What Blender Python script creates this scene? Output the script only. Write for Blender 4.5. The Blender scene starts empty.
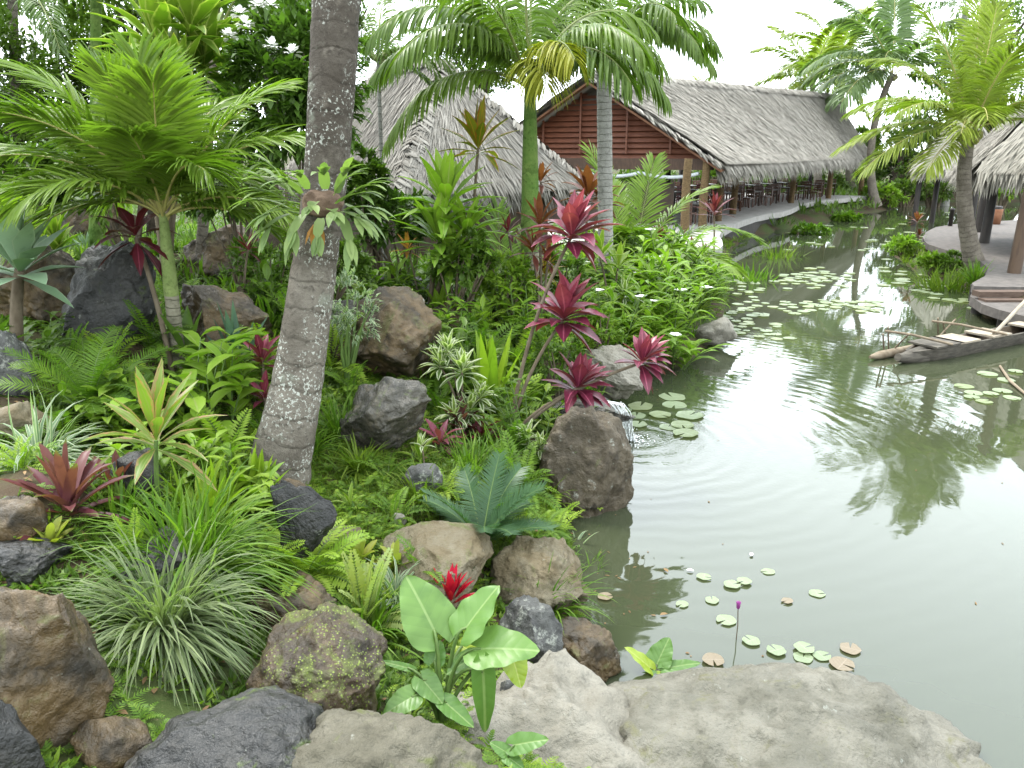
import bpy, bmesh, math, random
import numpy as np
from mathutils import Vector, Matrix
R = math.radians
PI = math.pi
C = bpy.context.scene.collection
SC = bpy.context.scene

# ------------------------------------------------------------------ camera, sky, sun, exposure
F = 800.0
TH = R(16.31)
CAMZ = 3.6
cam_data = bpy.data.cameras.new("camera")
cam_data.sensor_width = 36.0
cam_data.lens = 36.0 * F / 1024.0
cam_data.clip_end = 3000.0
cam_data.clip_start = 0.05
cam = bpy.data.objects.new("camera", cam_data)
C.objects.link(cam)
cam.location = (0, 0, CAMZ)
cam.rotation_euler = (PI / 2 - TH, 0, 0)
SC.camera = cam

SUN_EL, SUN_AZ = R(62), R(-40)      # azimuth from +Y (view) toward +X
W = bpy.data.worlds.new("World")
SC.world = W
W.use_nodes = True
nt = W.node_tree
nt.nodes.clear()
sky = nt.nodes.new("ShaderNodeTexSky")
sky.sky_type = 'NISHITA'
sky.sun_disc = False
sky.sun_elevation = SUN_EL
sky.sun_rotation = SUN_AZ
sky.air_density = 1.0
sky.dust_density = 4.0
hs = nt.nodes.new("ShaderNodeHueSaturation")
hs.inputs['Saturation'].default_value = 0.25
mixc = nt.nodes.new("ShaderNodeMix")
mixc.data_type = 'RGBA'
mixc.inputs['Factor'].default_value = 0.72
mixc.inputs[7].default_value = (9.9, 10.9, 11.5, 1)
bg = nt.nodes.new("ShaderNodeBackground")
bg.inputs['Strength'].default_value = 0.15
wo = nt.nodes.new("ShaderNodeOutputWorld")
nt.links.new(sky.outputs[0], hs.inputs['Color'])
nt.links.new(hs.outputs[0], mixc.inputs[6])
nt.links.new(mixc.outputs[2], bg.inputs[0])
nt.links.new(bg.outputs[0], wo.inputs[0])

sun_data = bpy.data.lights.new("sun", 'SUN')
sun_data.energy = 1.4
sun_data.angle = R(18)
sun_data.color = (1.0, 0.96, 0.9)
sun = bpy.data.objects.new("sun", sun_data)
C.objects.link(sun)
sdir = Vector((math.sin(SUN_AZ) * math.cos(SUN_EL), math.cos(SUN_AZ) * math.cos(SUN_EL), math.sin(SUN_EL)))
sun.rotation_euler = sdir.to_track_quat('Z', 'Y').to_euler()
sun.location = (0, 0, 60)

SC.view_settings.view_transform = 'Standard'
SC.view_settings.look = 'None'
SC.view_settings.gamma = 1.0
SC.view_settings.use_curve_mapping = False
SC.view_settings.exposure = 1.87
SC.render.engine = 'CYCLES'
SC.cycles.max_bounces = 6
SC.cycles.diffuse_bounces = 3
SC.cycles.glossy_bounces = 3
SC.cycles.transmission_bounces = 4
SC.cycles.transparent_max_bounces = 6
SC.cycles.use_denoising = True

# ------------------------------------------------------------------ pixel rays <-> world
CT, ST = math.cos(TH), math.sin(TH)
def ray(px, py):
    a, b = (px - 512) / F, (384 - py) / F
    return np.array([a, CT + b * ST, -ST + b * CT])
def U(px, py, d):
    r = ray(px, py)
    return np.array([0, 0, CAMZ]) + r * (d / r[1])
def ZP(px, py, z):
    r = ray(px, py)
    return np.array([0, 0, CAMZ]) + r * ((z - CAMZ) / r[2])
def mpp(p):
    return (p[1] * CT - (p[2] - CAMZ) * ST) / F

# ------------------------------------------------------------------ mesh builder
def nrm(a):
    return a / np.maximum(np.linalg.norm(a, axis=-1, keepdims=True), 1e-9)
class MB:
    def __init__(s):
        s.V, s.T, s.UV, s.FS, s.n = [], [], [], [], 0
    def add(s, V, Fc, uv=None, tint=0.5, mat=0):
        V = np.asarray(V, float).reshape(-1, 3)
        k = len(V)
        s.V.append(V)
        s.UV.append(np.zeros((k, 2)) + .5 if uv is None else np.asarray(uv, float))
        s.T.append(np.broadcast_to(np.asarray(tint, float), (k,)))
        if isinstance(Fc, np.ndarray):
            Fc = [Fc] if len(Fc) else []
        else:
            by = {}
            for f in Fc:
                by.setdefault(len(f), []).append(f)
            Fc = [np.array(x) for x in by.values()]
        for f in Fc:
            s.FS.append((f + s.n, mat))
        s.n += k
    def mesh(s, name, mats, smooth=True, origin=None):
        me = bpy.data.meshes.new(name)
        V = np.concatenate(s.V)
        if origin is not None:
            V = V - np.asarray(origin)
        me.vertices.add(len(V))
        me.vertices.foreach_set('co', V.astype(np.float32).ravel())
        loops, starts, mi = [], [], []
        c = 0
        for f, m in s.FS:
            k = f.shape[1]
            loops.append(f.ravel())
            starts.append(c + np.arange(len(f)) * k)
            c += f.size
            mi.append(np.full(len(f), m))
        loops = np.concatenate(loops)
        starts = np.concatenate(starts)
        me.loops.add(len(loops))
        me.loops.foreach_set('vertex_index', loops.astype(np.int32))
        me.polygons.add(len(starts))
        me.polygons.foreach_set('loop_start', starts.astype(np.int32))
        me.polygons.foreach_set('material_index', np.concatenate(mi).astype(np.int32))
        uvl = me.uv_layers.new(name='UVMap')
        uv = np.concatenate(s.UV)[loops]
        uvl.data.foreach_set('uv', uv.astype(np.float32).ravel())
        at = me.attributes.new('tint', 'FLOAT', 'POINT')
        at.data.foreach_set('value', np.concatenate(s.T).astype(np.float32))
        me.update(calc_edges=True)
        me.validate()
        me.polygons.foreach_set('use_smooth', np.full(len(me.polygons), smooth))
        for m in (mats if isinstance(mats, (list, tuple)) else [mats]):
            me.materials.append(m)
        return me
    def build(s, name, mats, parent=None, smooth=True, origin=None):
        """one mesh object; vertices are given in world space and stored relative to the parent / origin"""
        if parent is not None and origin is None:
            origin = parent['_o']
        me = s.mesh(name, mats, smooth, origin)
        o = bpy.data.objects.new(name, me)
        C.objects.link(o)
        if parent is not None:
            o.parent = parent
            o['_o'] = list(origin)
        elif origin is not None:
            o.location = origin
            o['_o'] = list(origin)
        else:
            o['_o'] = [0., 0., 0.]
        return o

def tag(o, label=None, cat=None, group=None, kind=None):
    if label: o['label'] = label
    if cat: o['category'] = cat
    if group: o['group'] = group
    if kind: o['kind'] = kind
    return o
def thing(name, label, cat, loc=(0, 0, 0), group=None):
    o = bpy.data.objects.new(name, None)
    C.objects.link(o)
    o.location = [float(x) for x in loc]
    o.empty_display_size = .2
    o['_o'] = [float(x) for x in loc]
    return tag(o, label, cat, group)
def dup(root, loc, rz=0., sc=1., label=None, group=None):
    r = root.copy()
    C.objects.link(r)
    r.location = [float(x) for x in loc]
    r.rotation_euler = (0, 0, rz)
    r.scale = (sc, sc, sc) if np.isscalar(sc) else sc
    if label: r['label'] = label
    if group: r['group'] = group
    for ch in list(root.children):
        c = ch.copy()
        C.objects.link(c)
        c.parent = r
        for g in ch.children:
            d = g.copy()
            C.objects.link(d)
            d.parent = c
    return r

# ---- primitives into an MB
def box(mb, c, size, rz=0., mat=0, tint=.5, ax=None):
    h = np.array(size) / 2.
    s = np.array([[x, y, z] for x in (-1, 1) for y in (-1, 1) for z in (-1, 1)]) * h
    if ax is None:
        ca, sa = math.cos(rz), math.sin(rz)
        ax = np.array([[ca, sa, 0], [-sa, ca, 0], [0, 0, 1]])
    V = s @ np.asarray(ax) + np.asarray(c)
    # separate verts per face for crisp shading
    Q = [(0, 1, 3, 2), (4, 6, 7, 5), (0, 4, 5, 1), (2, 3, 7, 6), (0, 2, 6, 4), (1, 5, 7, 3)]
    for q in Q:
        mb.add(V[list(q)], np.array([[0, 1, 2, 3]]), np.array([[0, 0], [1, 0], [1, 1], [0, 1]]), tint, mat)
def beam(mb, a, b, w, h, mat=0, tint=.5, up=(0, 0, 1)):
    a, b = np.asarray(a, float), np.asarray(b, float)
    d = b - a
    L = np.linalg.norm(d)
    x = d / L
    y = nrm(np.cross(up, x))
    z = np.cross(x, y)
    box(mb, (a + b) / 2, (L, w, h), mat=mat, tint=tint, ax=np.array([x, y, z]))
def tube(mb, pts, rad, n=8, mat=0, tint=.5, caps=True, vscale=1.):
    P = np.asarray(pts, float)
    k = len(P)
    rad = np.broadcast_to(np.asarray(rad, float), (k,))
    T = nrm(np.gradient(P, axis=0))
    ref = np.array([0, 0, 1.]) if abs(T[0][2]) < .9 else np.array([1., 0, 0])
    A = []
    a = nrm(np.cross(T[0], ref))
    for i in range(k):
        a = nrm(a - T[i] * np.dot(a, T[i]))
        A.append(a)
    A = np.array(A)
    B = np.cross(T, A)
    th = np.arange(n) * 2 * PI / n
    V = P[:, None] + rad[:, None, None] * (np.cos(th)[None, :, None] * A[:, None] + np.sin(th)[None, :, None] * B[:, None])
    i = np.arange(k - 1)[:, None] * n
    j = np.arange(n)[None]
    j2 = (j + 1) % n
    Fq = np.stack([i + j, i + j2, i + n + j2, i + n + j], -1).reshape(-1, 4)
    L = np.concatenate([[0], np.cumsum(np.linalg.norm(np.diff(P, axis=0), axis=1))])
    uv = np.stack(np.broadcast_arrays((th / (2 * PI))[None], L[:, None] * vscale), -1).reshape(-1, 2)
    tt = np.repeat(tint, n) if not np.isscalar(tint) else tint
    mb.add(V.reshape(-1, 3), Fq, uv, tt, mat)
    if caps:
        for e in (0, k - 1):
            W_ = np.concatenate([V[e], P[e][None]])
            f = np.array([[m, (m + 1) % n, n] for m in range(n)])
            if e == 0: f = f[:, ::-1]
            mb.add(W_, f, None, tint if np.isscalar(tint) else tint[e], mat)
def lathe(mb, c, prof, n=20, mat=0, tint=.5):
    pts = [(c[0], c[1], c[2] + z) for r, z in prof]
    P = np.asarray(pts)
    th = np.arange(n) * 2 * PI / n
    V = np.stack([np.stack([P[k][0] + prof[k][0] * np.cos(th), P[k][1] + prof[k][0] * np.sin(th), np.full(n, P[k][2])], -1) for k in range(len(P))])
    k = len(P)
    i = np.arange(k - 1)[:, None] * n
    j = np.arange(n)[None]
    j2 = (j + 1) % n
    Fq = np.stack([i + j, i + j2, i + n + j2, i + n + j], -1).reshape(-1, 4)
    mb.add(V.reshape(-1, 3), Fq, None, tint, mat)
def prism(mb, poly, z0, z1, mat=0, tint=.5, sidemat=None):
    """polygon (world xy list, ccw) extruded"""
    n = len(poly)
    P = np.asarray(poly, float)
    top = np.c_[P, np.full(n, z1)]
    bot = np.c_[P, np.full(n, z0)]
    mb.add(top, [tuple(range(n))], P, tint, mat)
    mb.add(bot, [tuple(range(n))[::-1]], P, tint, mat)
    L = np.concatenate([[0], np.cumsum(np.linalg.norm(np.diff(np.vstack([P, P[:1]]), axis=0), axis=1))])
    for i in range(n):
        j = (i + 1) % n
        mb.add([bot[i], bot[j], top[j], top[i]], np.array([[0, 1, 2, 3]]), [[L[i], z0], [L[i + 1], z0], [L[i + 1], z1], [L[i], z1]], tint, mat if sidemat is None else sidemat)

# ---- noise (numpy value noise)
def _hash(i, j, k, s):
    h = (i * 374761393 + j * 668265263 + k * 2147483647 + s * 1274126177) & 0xFFFFFFFF
    h = ((h ^ (h >> 13)) * 1274126177) & 0xFFFFFFFF
    h = h ^ (h >> 16)
    return (h & 0xFFFF) / 65535.0
def vnoise(P, seed=0):
    P = np.asarray(P, float)
    I = np.floor(P).astype(np.int64)
    f = P - I
    f = f * f * f * (f * (f * 6 - 15) + 10)
    r = 0
    for a in (0, 1):
        for b in (0, 1):
            for c in (0, 1):
                w = (f[:, 0] if a else 1 - f[:, 0]) * (f[:, 1] if b else 1 - f[:, 1]) * (f[:, 2] if c else 1 - f[:, 2])
                r = r + w * _hash(I[:, 0] + a, I[:, 1] + b, I[:, 2] + c, seed)
    return r * 2 - 1
def fbm(P, oct=4, seed=0, gain=.5):
    r, a = 0, 1.
    P = np.asarray(P, float)
    for o in range(oct):
        r = r + a * vnoise(P, seed + o)
        P = P * 2.03 + 7.1
        a *= gain
    return r

# ---- leaf blades, vectorised
PROF = {
    'grass': lambda t: np.minimum(1, .55 + 1.5 * t) * (1 - t ** 2.2),
    'strap': lambda t: np.minimum(1, .6 + 1.6 * t) * np.clip((1 - t) * 3.2, 0, 1) ** .6,
    'lance': lambda t: np.sin(PI * np.clip(t, 0, 1) ** .8) ** .85 * .97 + .03 * (1 - t),
    'ti': lambda t: (.16 + .84 * np.clip((t - .04) / .45, 0, 1) ** .8) * np.clip((1 - t) * 2.0, 0, 1) ** .75,
    'needle': lambda t: (1 - t ** 3),
    'oval': lambda t: np.sin(PI * np.clip(t, 0, 1)) ** .6,
    'brom': lambda t: np.clip(1.05 - .25 * t, 0, 1) * np.clip((1 - t) * 4, 0, 1) ** .55,
}
def blades(mb, P, D, L, W, droop=0., seg=4, prof='lance', fold=.25, S=None, tint=.5, mat=0, curl=0., bendrnd=None, cross=3):
    P = np.asarray(P, float)
    n = len(P)
    d = nrm(np.asarray(D, float))
    L = np.broadcast_to(np.asarray(L, float), (n,))
    W = np.broadcast_to(np.asarray(W, float), (n,))
    droop = np.broadcast_to(np.asarray(droop, float), (n,))
    if S is None:
        S = np.stack([-d[:, 1], d[:, 0], 0 * d[:, 0]], -1)
        bad = np.linalg.norm(S, axis=1) < 1e-3
        S[bad] = (1, 0, 0)
    S = nrm(np.asarray(S, float))
    pos = P.copy()
    wf = PROF[prof]
    VV, UVs = [], []
    us = (0., .5, 1.) if cross == 3 else (0., 1.)
    for k in range(seg + 1):
        t = k / seg
        s = nrm(S - d * np.sum(S * d, 1, keepdims=True))
        nn = np.cross(d, s)
        w = W * float(wf(np.float64(t)))
        if cross == 3:
            VV.append(np.stack([pos - s * (w / 2)[:, None] + nn * (w * fold)[:, None], pos, pos + s * (w / 2)[:, None] + nn * (w * fold)[:, None]], 1))
        else:
            VV.append(np.stack([pos - s * (w / 2)[:, None], pos + s * (w / 2)[:, None]], 1))
        UVs.append(np.array([[u, t] for u in us]))
        pos = pos + d * (L / seg)[:, None]
        d = d + np.array([0, 0, -1.]) * (droop / seg)[:, None]
        if bendrnd is not None:
            d = d + bendrnd * (1 / seg)
        d = nrm(d)
    c = cross
    V = np.stack(VV, 1).reshape(n, -1, 3)
    per = V.shape[1]
    uv = np.tile(np.concatenate(UVs), (n, 1))
    k = np.arange(seg)[:, None] * c
    j = np.arange(c - 1)[None]
    q = np.stack([k + j, k + j + 1, k + c + j + 1, k + c + j], -1).reshape(-1, 4)
    Fq = (q[None] + (np.arange(n) * per)[:, None, None]).reshape(-1, 4)
    tt = np.repeat(np.broadcast_to(np.asarray(tint, float), (n,)), per)
    mb.add(V.reshape(-1, 3), Fq, uv, tt, mat)

def curve(o, az, el, L, bend, K=18, wob=0., rng=None):
    d = np.array([math.cos(az) * math.cos(el), math.sin(az) * math.cos(el), math.sin(el)])
    p = np.asarray(o, float).copy()
    P, T = [p.copy()], [d.copy()]
    for k in range(K):
        p = p + d * (L / K)
        d = d + np.array([0, 0, -bend / K])
        d = d / np.linalg.norm(d)
        P.append(p.copy())
        T.append(d.copy())
    return np.array(P), np.array(T)
def frond(mb, o, az, el, L, bend, n=46, ll=.45, lw=.03, a0=75, a1=22, vee=.25, ld=.5, rr=.014, petiole=.12, roll=0., seg=4, rng=None, mat=0, rmat=1, tint=.5, prof='lance', shape=(.1, .85, .55), K=18, fold=.2, jit=.08, cross=3, rn=5):
    P, T = curve(o, az, el, L, bend, K)
    S0 = np.array([-math.sin(az), math.cos(az), 0])
    tube(mb, P, np.linspace(rr, rr * .25, len(P)), rn, rmat, tint, caps=False)
    t = np.linspace(petiole, .995, n)
    tt = (t - petiole) / (1 - petiole)
    x = t * K
    i = np.clip(x.astype(int), 0, K - 1)
    f = (x - i)[:, None]
    pp = P[i] * (1 - f) + P[i + 1] * f
    Tg = nrm(T[i] * (1 - f) + T[i + 1] * f)
    S = nrm(S0 - Tg * (Tg @ S0)[:, None])
    N = np.cross(Tg, S)
    if roll:
        S, N = S * math.cos(roll) + N * math.sin(roll), N * math.cos(roll) - S * math.sin(roll)
    ang = np.radians(a0 + (a1 - a0) * tt ** 1.3)
    sh = np.sin(PI * (shape[0] + shape[1] * tt)) ** shape[2]
    for sgn in (-1, 1):
        a = ang + rng.normal(0, jit, n)
        v = vee + rng.normal(0, jit, n)
        D = np.cos(a)[:, None] * Tg + np.sin(a)[:, None] * (sgn * np.cos(v)[:, None] * S + np.sin(v)[:, None] * N)
        hint = -sgn * Tg
        blades(mb, pp, D, ll * sh * rng.uniform(.9, 1.08, n), lw * (.6 + .4 * sh), ld * rng.uniform(.7, 1.3, n), seg, prof, fold, S=hint, tint=np.clip(tint + rng.normal(0, .12, n), 0, 1), mat=mat, cross=cross)
    return P

# ------------------------------------------------------------------ materials
MATS = {}
def newmat(name):
    m = bpy.data.materials.new(name)
    m.use_nodes = True
    m.node_tree.nodes.clear()
    return m, m.node_tree, m.node_tree.nodes, m.node_tree.links
def mixrgb(nt, a, b, fac, mode='MIX'):
    n = nt.nodes.new('ShaderNodeMix')
    n.data_type = 'RGBA'
    n.blend_type = mode
    for sock, val in ((n.inputs[0], fac), (n.inputs[6], a), (n.inputs[7], b)):
        if hasattr(val, 'is_linked'):
            nt.links.new(val, sock)
        elif isinstance(val, (int, float)):
            sock.default_value = val
        else:
            sock.default_value = (*val, 1)
    return n.outputs[2]
def noise(nt, scale, detail=4, rough=.55, coord='Object', dist=0., stretch=None, out=0):
    tc = nt.nodes.new('ShaderNodeTexCoord')
    n = nt.nodes.new('ShaderNodeTexNoise')
    n.inputs['Scale'].default_value = scale
    n.inputs['Detail'].default_value = detail
    n.inputs['Roughness'].default_value = rough
    n.inputs['Distortion'].default_value = dist
    src = tc.outputs[coord]
    if stretch is not None:
        mp = nt.nodes.new('ShaderNodeMapping')
        mp.inputs['Scale'].default_value = stretch
        nt.links.new(src, mp.inputs[0])
        src = mp.outputs[0]
    nt.links.new(src, n.inputs['Vector'])
    return n.outputs[out]
def ramp(nt, src, lo, hi, a=0., b=1.):
    n = nt.nodes.new('ShaderNodeMapRange')
    n.interpolation_type = 'SMOOTHSTEP'
    n.inputs[1].default_value = lo
    n.inputs[2].default_value = hi
    n.inputs[3].default_value = a
    n.inputs[4].default_value = b
    nt.links.new(src, n.inputs[0])
    return n.outputs[0]
def mth(nt, op, a, b=None):
    n = nt.nodes.new('ShaderNodeMath')
    n.operation = op
    for sock, val in ((n.inputs[0], a), (n.inputs[1], b)):
        if val is None: continue
        if hasattr(val, 'is_linked'): nt.links.new(val, sock)
        else: sock.default_value = val
    return n.outputs[0]
def bump(nt, h, strength=.5, dist=.02, normal=None):
    n = nt.nodes.new('ShaderNodeBump')
    n.inputs['Strength'].default_value = strength
    n.inputs['Distance'].default_value = dist
    nt.links.new(h, n.inputs['Height'])
    if normal is not None: nt.links.new(normal, n.inputs['Normal'])
    return n.outputs[0]
def attr(nt, name='tint'):
    n = nt.nodes.new('ShaderNodeAttribute')
    n.attribute_name = name
    return n.outputs['Fac']
ALB = .62
def finish(m, nt, col, rough=.6, spec=.3, nor=None, trans=None, tw=.3):
    if not hasattr(col, 'is_linked'):
        c0 = nt.nodes.new('ShaderNodeRGB')
        c0.outputs[0].default_value = (*col, 1)
        col = c0.outputs[0]
    col = mixrgb(nt, col, (ALB, ALB, ALB), 1., 'MULTIPLY')
    if trans is not None: trans = mixrgb(nt, trans, (ALB, ALB, ALB), 1., 'MULTIPLY')
    p = nt.nodes.new('ShaderNodeBsdfPrincipled')
    if hasattr(col, 'is_linked'): nt.links.new(col, p.inputs['Base Color'])
    else: p.inputs['Base Color'].default_value = (*col, 1)
    if hasattr(rough, 'is_linked'): nt.links.new(rough, p.inputs['Roughness'])
    else: p.inputs['Roughness'].default_value = rough
    p.inputs['Specular IOR Level'].default_value = spec
    if nor is not None: nt.links.new(nor, p.inputs['Normal'])
    o = nt.nodes.new('ShaderNodeOutputMaterial')
    if trans is not None:
        tr = nt.nodes.new('ShaderNodeBsdfTranslucent')
        nt.links.new(trans, tr.inputs[0])
        mx = nt.nodes.new('ShaderNodeMixShader')
        mx.inputs[0].default_value = tw
        nt.links.new(p.outputs[0], mx.inputs[1])
        nt.links.new(tr.outputs[0], mx.inputs[2])
        nt.links.new(mx.outputs[0], o.inputs[0])
    else:
        nt.links.new(p.outputs[0], o.inputs[0])
    return p

def leafmat(name, a, b, rib=None, margin=None, mw=(.6, .8), mnoise=.5, tip=None, tipstart=.75, base=None, rough=.46, tw=.38, spec=.22, veins=0., stripe=None, spots=None):
    yl = lambda c: (min(c[0] * 1.36 + .009, .8), c[1] * 1.1, c[2] * .85) if c[1] > c[0] * 1.12 and c[2] < c[1] * .34 else c
    a, b = yl(a), yl(b)
    m, nt, N, Lk = newmat(name)
    col = mixrgb(nt, a, b, attr(nt))
    nz = noise(nt, 9, 3)
    col = mixrgb(nt, col, tuple(x * .62 for x in a), ramp(nt, nz, .52, .75, 0, .55))
    col = mixrgb(nt, col, (.20, .14, .05), ramp(nt, noise(nt, 16, 4, .7), .64, .74, 0, .5))
    uvn = N.new('ShaderNodeUVMap')
    sep = N.new('ShaderNodeSeparateXYZ')
    Lk.new(uvn.outputs[0], sep.inputs[0])
    e = mth(nt, 'ABSOLUTE', mth(nt, 'MULTIPLY', mth(nt, 'SUBTRACT', sep.outputs[0], .5), 2.))
    v = sep.outputs[1]
    if base is not None:
        col = mixrgb(nt, base, col, ramp(nt, v, .05, .45))
    if margin is not None:
        nz2 = noise(nt, 14, 2)
        ee = mth(nt, 'ADD', e, mth(nt, 'MULTIPLY', mth(nt, 'SUBTRACT', nz2, .5), mnoise))
        col = mixrgb(nt, col, margin, ramp(nt, ee, mw[0], mw[1]))
    if stripe is not None:
        w = mth(nt, 'SINE', mth(nt, 'MULTIPLY', sep.outputs[0], 22.))
        col = mixrgb(nt, col, stripe, ramp(nt, w, .2, .8, 0, .8))
    if rib is not None:
        col = mixrgb(nt, rib, col, ramp(nt, e, .03, .16))
    if tip is None: tip, tipstart = (.24, .17, .07), 1.06
    if tip is not None:
        nz3 = noise(nt, 6, 2)
        tt = mth(nt, 'ADD', v, mth(nt, 'MULTIPLY', mth(nt, 'SUBTRACT', nz3, .5), .7))
        col = mixrgb(nt, col, tip, ramp(nt, tt, tipstart, tipstart + .15))
    nor = None
    if veins:
        w = mth(nt, 'SINE', mth(nt, 'MULTIPLY', sep.outputs[0], 60.))
        nor = bump(nt, w, veins, .004)
    tcol = mixrgb(nt, col, (1.1, 1.4, .5), 1., 'MULTIPLY')
    finish(m, nt, col, rough, spec, nor, tcol, tw)
    MATS[name] = m
    return m

def simplemat(name, a, b, scale=6., rough=.7, spec=.25, bs=.4, bd=.01, stretch=None, detail=5, use_tint=False, coord='Object'):
    m, nt, N, Lk = newmat(name)
    nz = noise(nt, scale, detail, .6, coord, 0, stretch)
    col = mixrgb(nt, a, b, ramp(nt, nz, .32, .68))
    if use_tint:
        col = mixrgb(nt, col, tuple(x * .55 for x in a), attr(nt))
    nz2 = noise(nt, scale * 5, 4, .6, coord, 0, stretch)
    finish(m, nt, col, rough, spec, bump(nt, nz2, bs, bd))
    MATS[name] = m
    return m

def rockmat(name, a, b, c, moss=.0, lichen=.0, rough=(.55, .85), scale=2.2, mosscol=(.09, .13, .02), specks=0.):
    m, nt, N, Lk = newmat(name)
    n1 = noise(nt, scale, 6, .62, 'Object', .6)
    n2 = noise(nt, scale * 3.1, 5, .65)
    n3 = noise(nt, scale * 14, 4, .7)
    col = mixrgb(nt, a, b, ramp(nt, n1, .38, .62))
    col = mixrgb(nt, col, c, ramp(nt, n2, .52, .72, 0, .85))
    col = mixrgb(nt, col, tuple(x * .35 for x in a), ramp(nt, n3, .55, .8, 0, .6))
    geo = N.new('ShaderNodeNewGeometry')
    sp = N.new('ShaderNodeSeparateXYZ')
    Lk.new(geo.outputs['Normal'], sp.inputs[0])
    if lichen:
        n4 = noise(nt, scale * 4.5, 6, .75)
        col = mixrgb(nt, col, (.42, .43, .37), ramp(nt, n4, .66 - .14 * lichen, .74 - .1 * lichen, 0, .75))
    if moss:
        n5 = noise(nt, scale * 1.7, 6, .7, dist=1.)
        mm = mth(nt, 'MULTIPLY', ramp(nt, sp.outputs[2], -.1, .75), ramp(nt, n5, .62 - .3 * moss, .75 - .25 * moss))
        col = mixrgb(nt, col, mosscol, mm)
    if specks:
        vo = N.new('ShaderNodeTexVoronoi')
        tc = N.new('ShaderNodeTexCoord')
        Lk.new(tc.outputs['Object'], vo.inputs['Vector'])
        vo.inputs['Scale'].default_value = 55
        n6 = noise(nt, scale * 2.2, 4, .6)
        sm = mth(nt, 'MULTIPLY', ramp(nt, vo.outputs[0], .34, .22), ramp(nt, n6, .6 - .2 * specks, .72 - .2 * specks))
        col = mixrgb(nt, col, (.2, .26, .04), sm)
    h = mth(nt, 'ADD', n2, mth(nt, 'MULTIPLY', n3, .45))
    nor = bump(nt, h, .85, .05)
    finish(m, nt, col, ramp(nt, n2, .3, .7, rough[0], rough[1]), .35, nor)
    MATS[name] = m
    return m
# ------------------------------------------------------------------ material palette
rockmat('rock_pale', (.225, .205, .16), (.30, .277, .225), (.15, .138, .11), 0, .2)
rockmat('rock_flat', (.15, .14, .105), (.24, .222, .175), (.105, .098, .072), .25, .25, mosscol=(.17, .16, .085))
rockmat('rock_brown', (.045, .034, .02), (.135, .088, .038), (.024, .021, .015), .35, .15, (.35, .75), 1.6, mosscol=(.10, .10, .025))
rockmat('rock_mossy', (.040, .028, .015), (.085, .055, .026), (.022, .018, .012), .45, .05, (.3, .7), mosscol=(.10, .12, .02), specks=1.)
rockmat('rock_dark', (.022, .022, .021), (.042, .040, .036), (.065, .06, .052), .15, .25, (.25, .6))
rockmat('rock_wet', (.05, .047, .04), (.10, .09, .07), (.15, .125, .085), .2, .1, (.12, .45))
rockmat('rock_water', (.072, .055, .033), (.125, .098, .062), (.045, .037, .025), .1, .5, (.4, .8))
rockmat('rock_slope', (.165, .126, .066), (.215, .182, .118), (.115, .084, .04), .3, .15, mosscol=(.13, .14, .04))
rockmat('rock_olive', (.095, .085, .055), (.15, .135, .095), (.06, .055, .035), .3, .2, mosscol=(.10, .11, .03))
rockmat('rock_lichen', (.06, .06, .057), (.11, .11, .10), (.16, .16, .15), .0, 1.)

m, nt, N, Lk = newmat('soil')
n1 = noise(nt, .8, 6, .6)
n2 = noise(nt, 9, 5, .65)
col = mixrgb(nt, (.05, .034, .02), (.095, .066, .038), n2)  # soil tones lowered all over to stand for shade between the plants
col = mixrgb(nt, col, (.05, .085, .018), ramp(nt, n1, .42, .6, 0, .85))
n3 = noise(nt, 45, 3, .7)
col = mixrgb(nt, col, (.20, .15, .09), ramp(nt, n3, .64, .7, 0, .6))
finish(m, nt, col, .95, .15, bump(nt, n2, .8, .04))
MATS['soil'] = m

# pond water: murky green body under a reflecting, gently rippled surface
m, nt, N, Lk = newmat('pond_water')
RIP = ZP(632, 440, 0)
tc = N.new('ShaderNodeTexCoord')
vd = N.new('ShaderNodeVectorMath')
vd.operation = 'DISTANCE'
vd.inputs[1].default_value = (float(RIP[0]), float(RIP[1]), 0)
Lk.new(tc.outputs['Object'], vd.inputs[0])
dist = vd.outputs['Value']
wob = noise(nt, 1.6, 2, .5)
dd = mth(nt, 'ADD', dist, mth(nt, 'MULTIPLY', wob, .35))
ring = mth(nt, 'SINE', mth(nt, 'MULTIPLY', dd, 2 * PI / .26))
fade = mth(nt, 'POWER', 2.718, mth(nt, 'MULTIPLY', dist, -.5))
ring = mth(nt, 'MULTIPLY', ring, fade)
chop = mth(nt, 'MULTIPLY', noise(nt, 22, 2, .5), mth(nt, 'MULTIPLY', mth(nt, 'POWER', 2.718, mth(nt, 'MULTIPLY', dist, -1.1)), 3.))
fine = mth(nt, 'MULTIPLY', noise(nt, 3.2, 2, .5, stretch=(1, .8, 1)), .3)
h = mth(nt, 'ADD', mth(nt, 'ADD', ring, fine), chop)
nb = bump(nt, h, .065, .04)
pn = noise(nt, .35, 3, .5)
wc = mixrgb(nt, (.050, .060, .030), (.060, .070, .040), pn)
p = finish(m, nt, wc, .03, .5, nb)
p.inputs['IOR'].default_value = 1.55
MATS['pond_water'] = m

def thatchmat(name, a, b, c):
    m, nt, N, Lk = newmat(name)
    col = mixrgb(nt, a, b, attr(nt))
    n1 = noise(nt, .7, 5, .6)
    col = mixrgb(nt, col, c, ramp(nt, n1, .45, .7, 0, .6))
    n2 = noise(nt, 30, 3, .6)
    finish(m, nt, col, .9, .15, bump(nt, n2, .5, .02))
    MATS[name] = m
thatchmat('thatch', (.335, .305, .26), (.475, .445, .385), (.405, .38, .33))
thatchmat('thatch_old', (.20, .18, .15), (.36, .335, .295), (.29, .27, .24))

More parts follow.
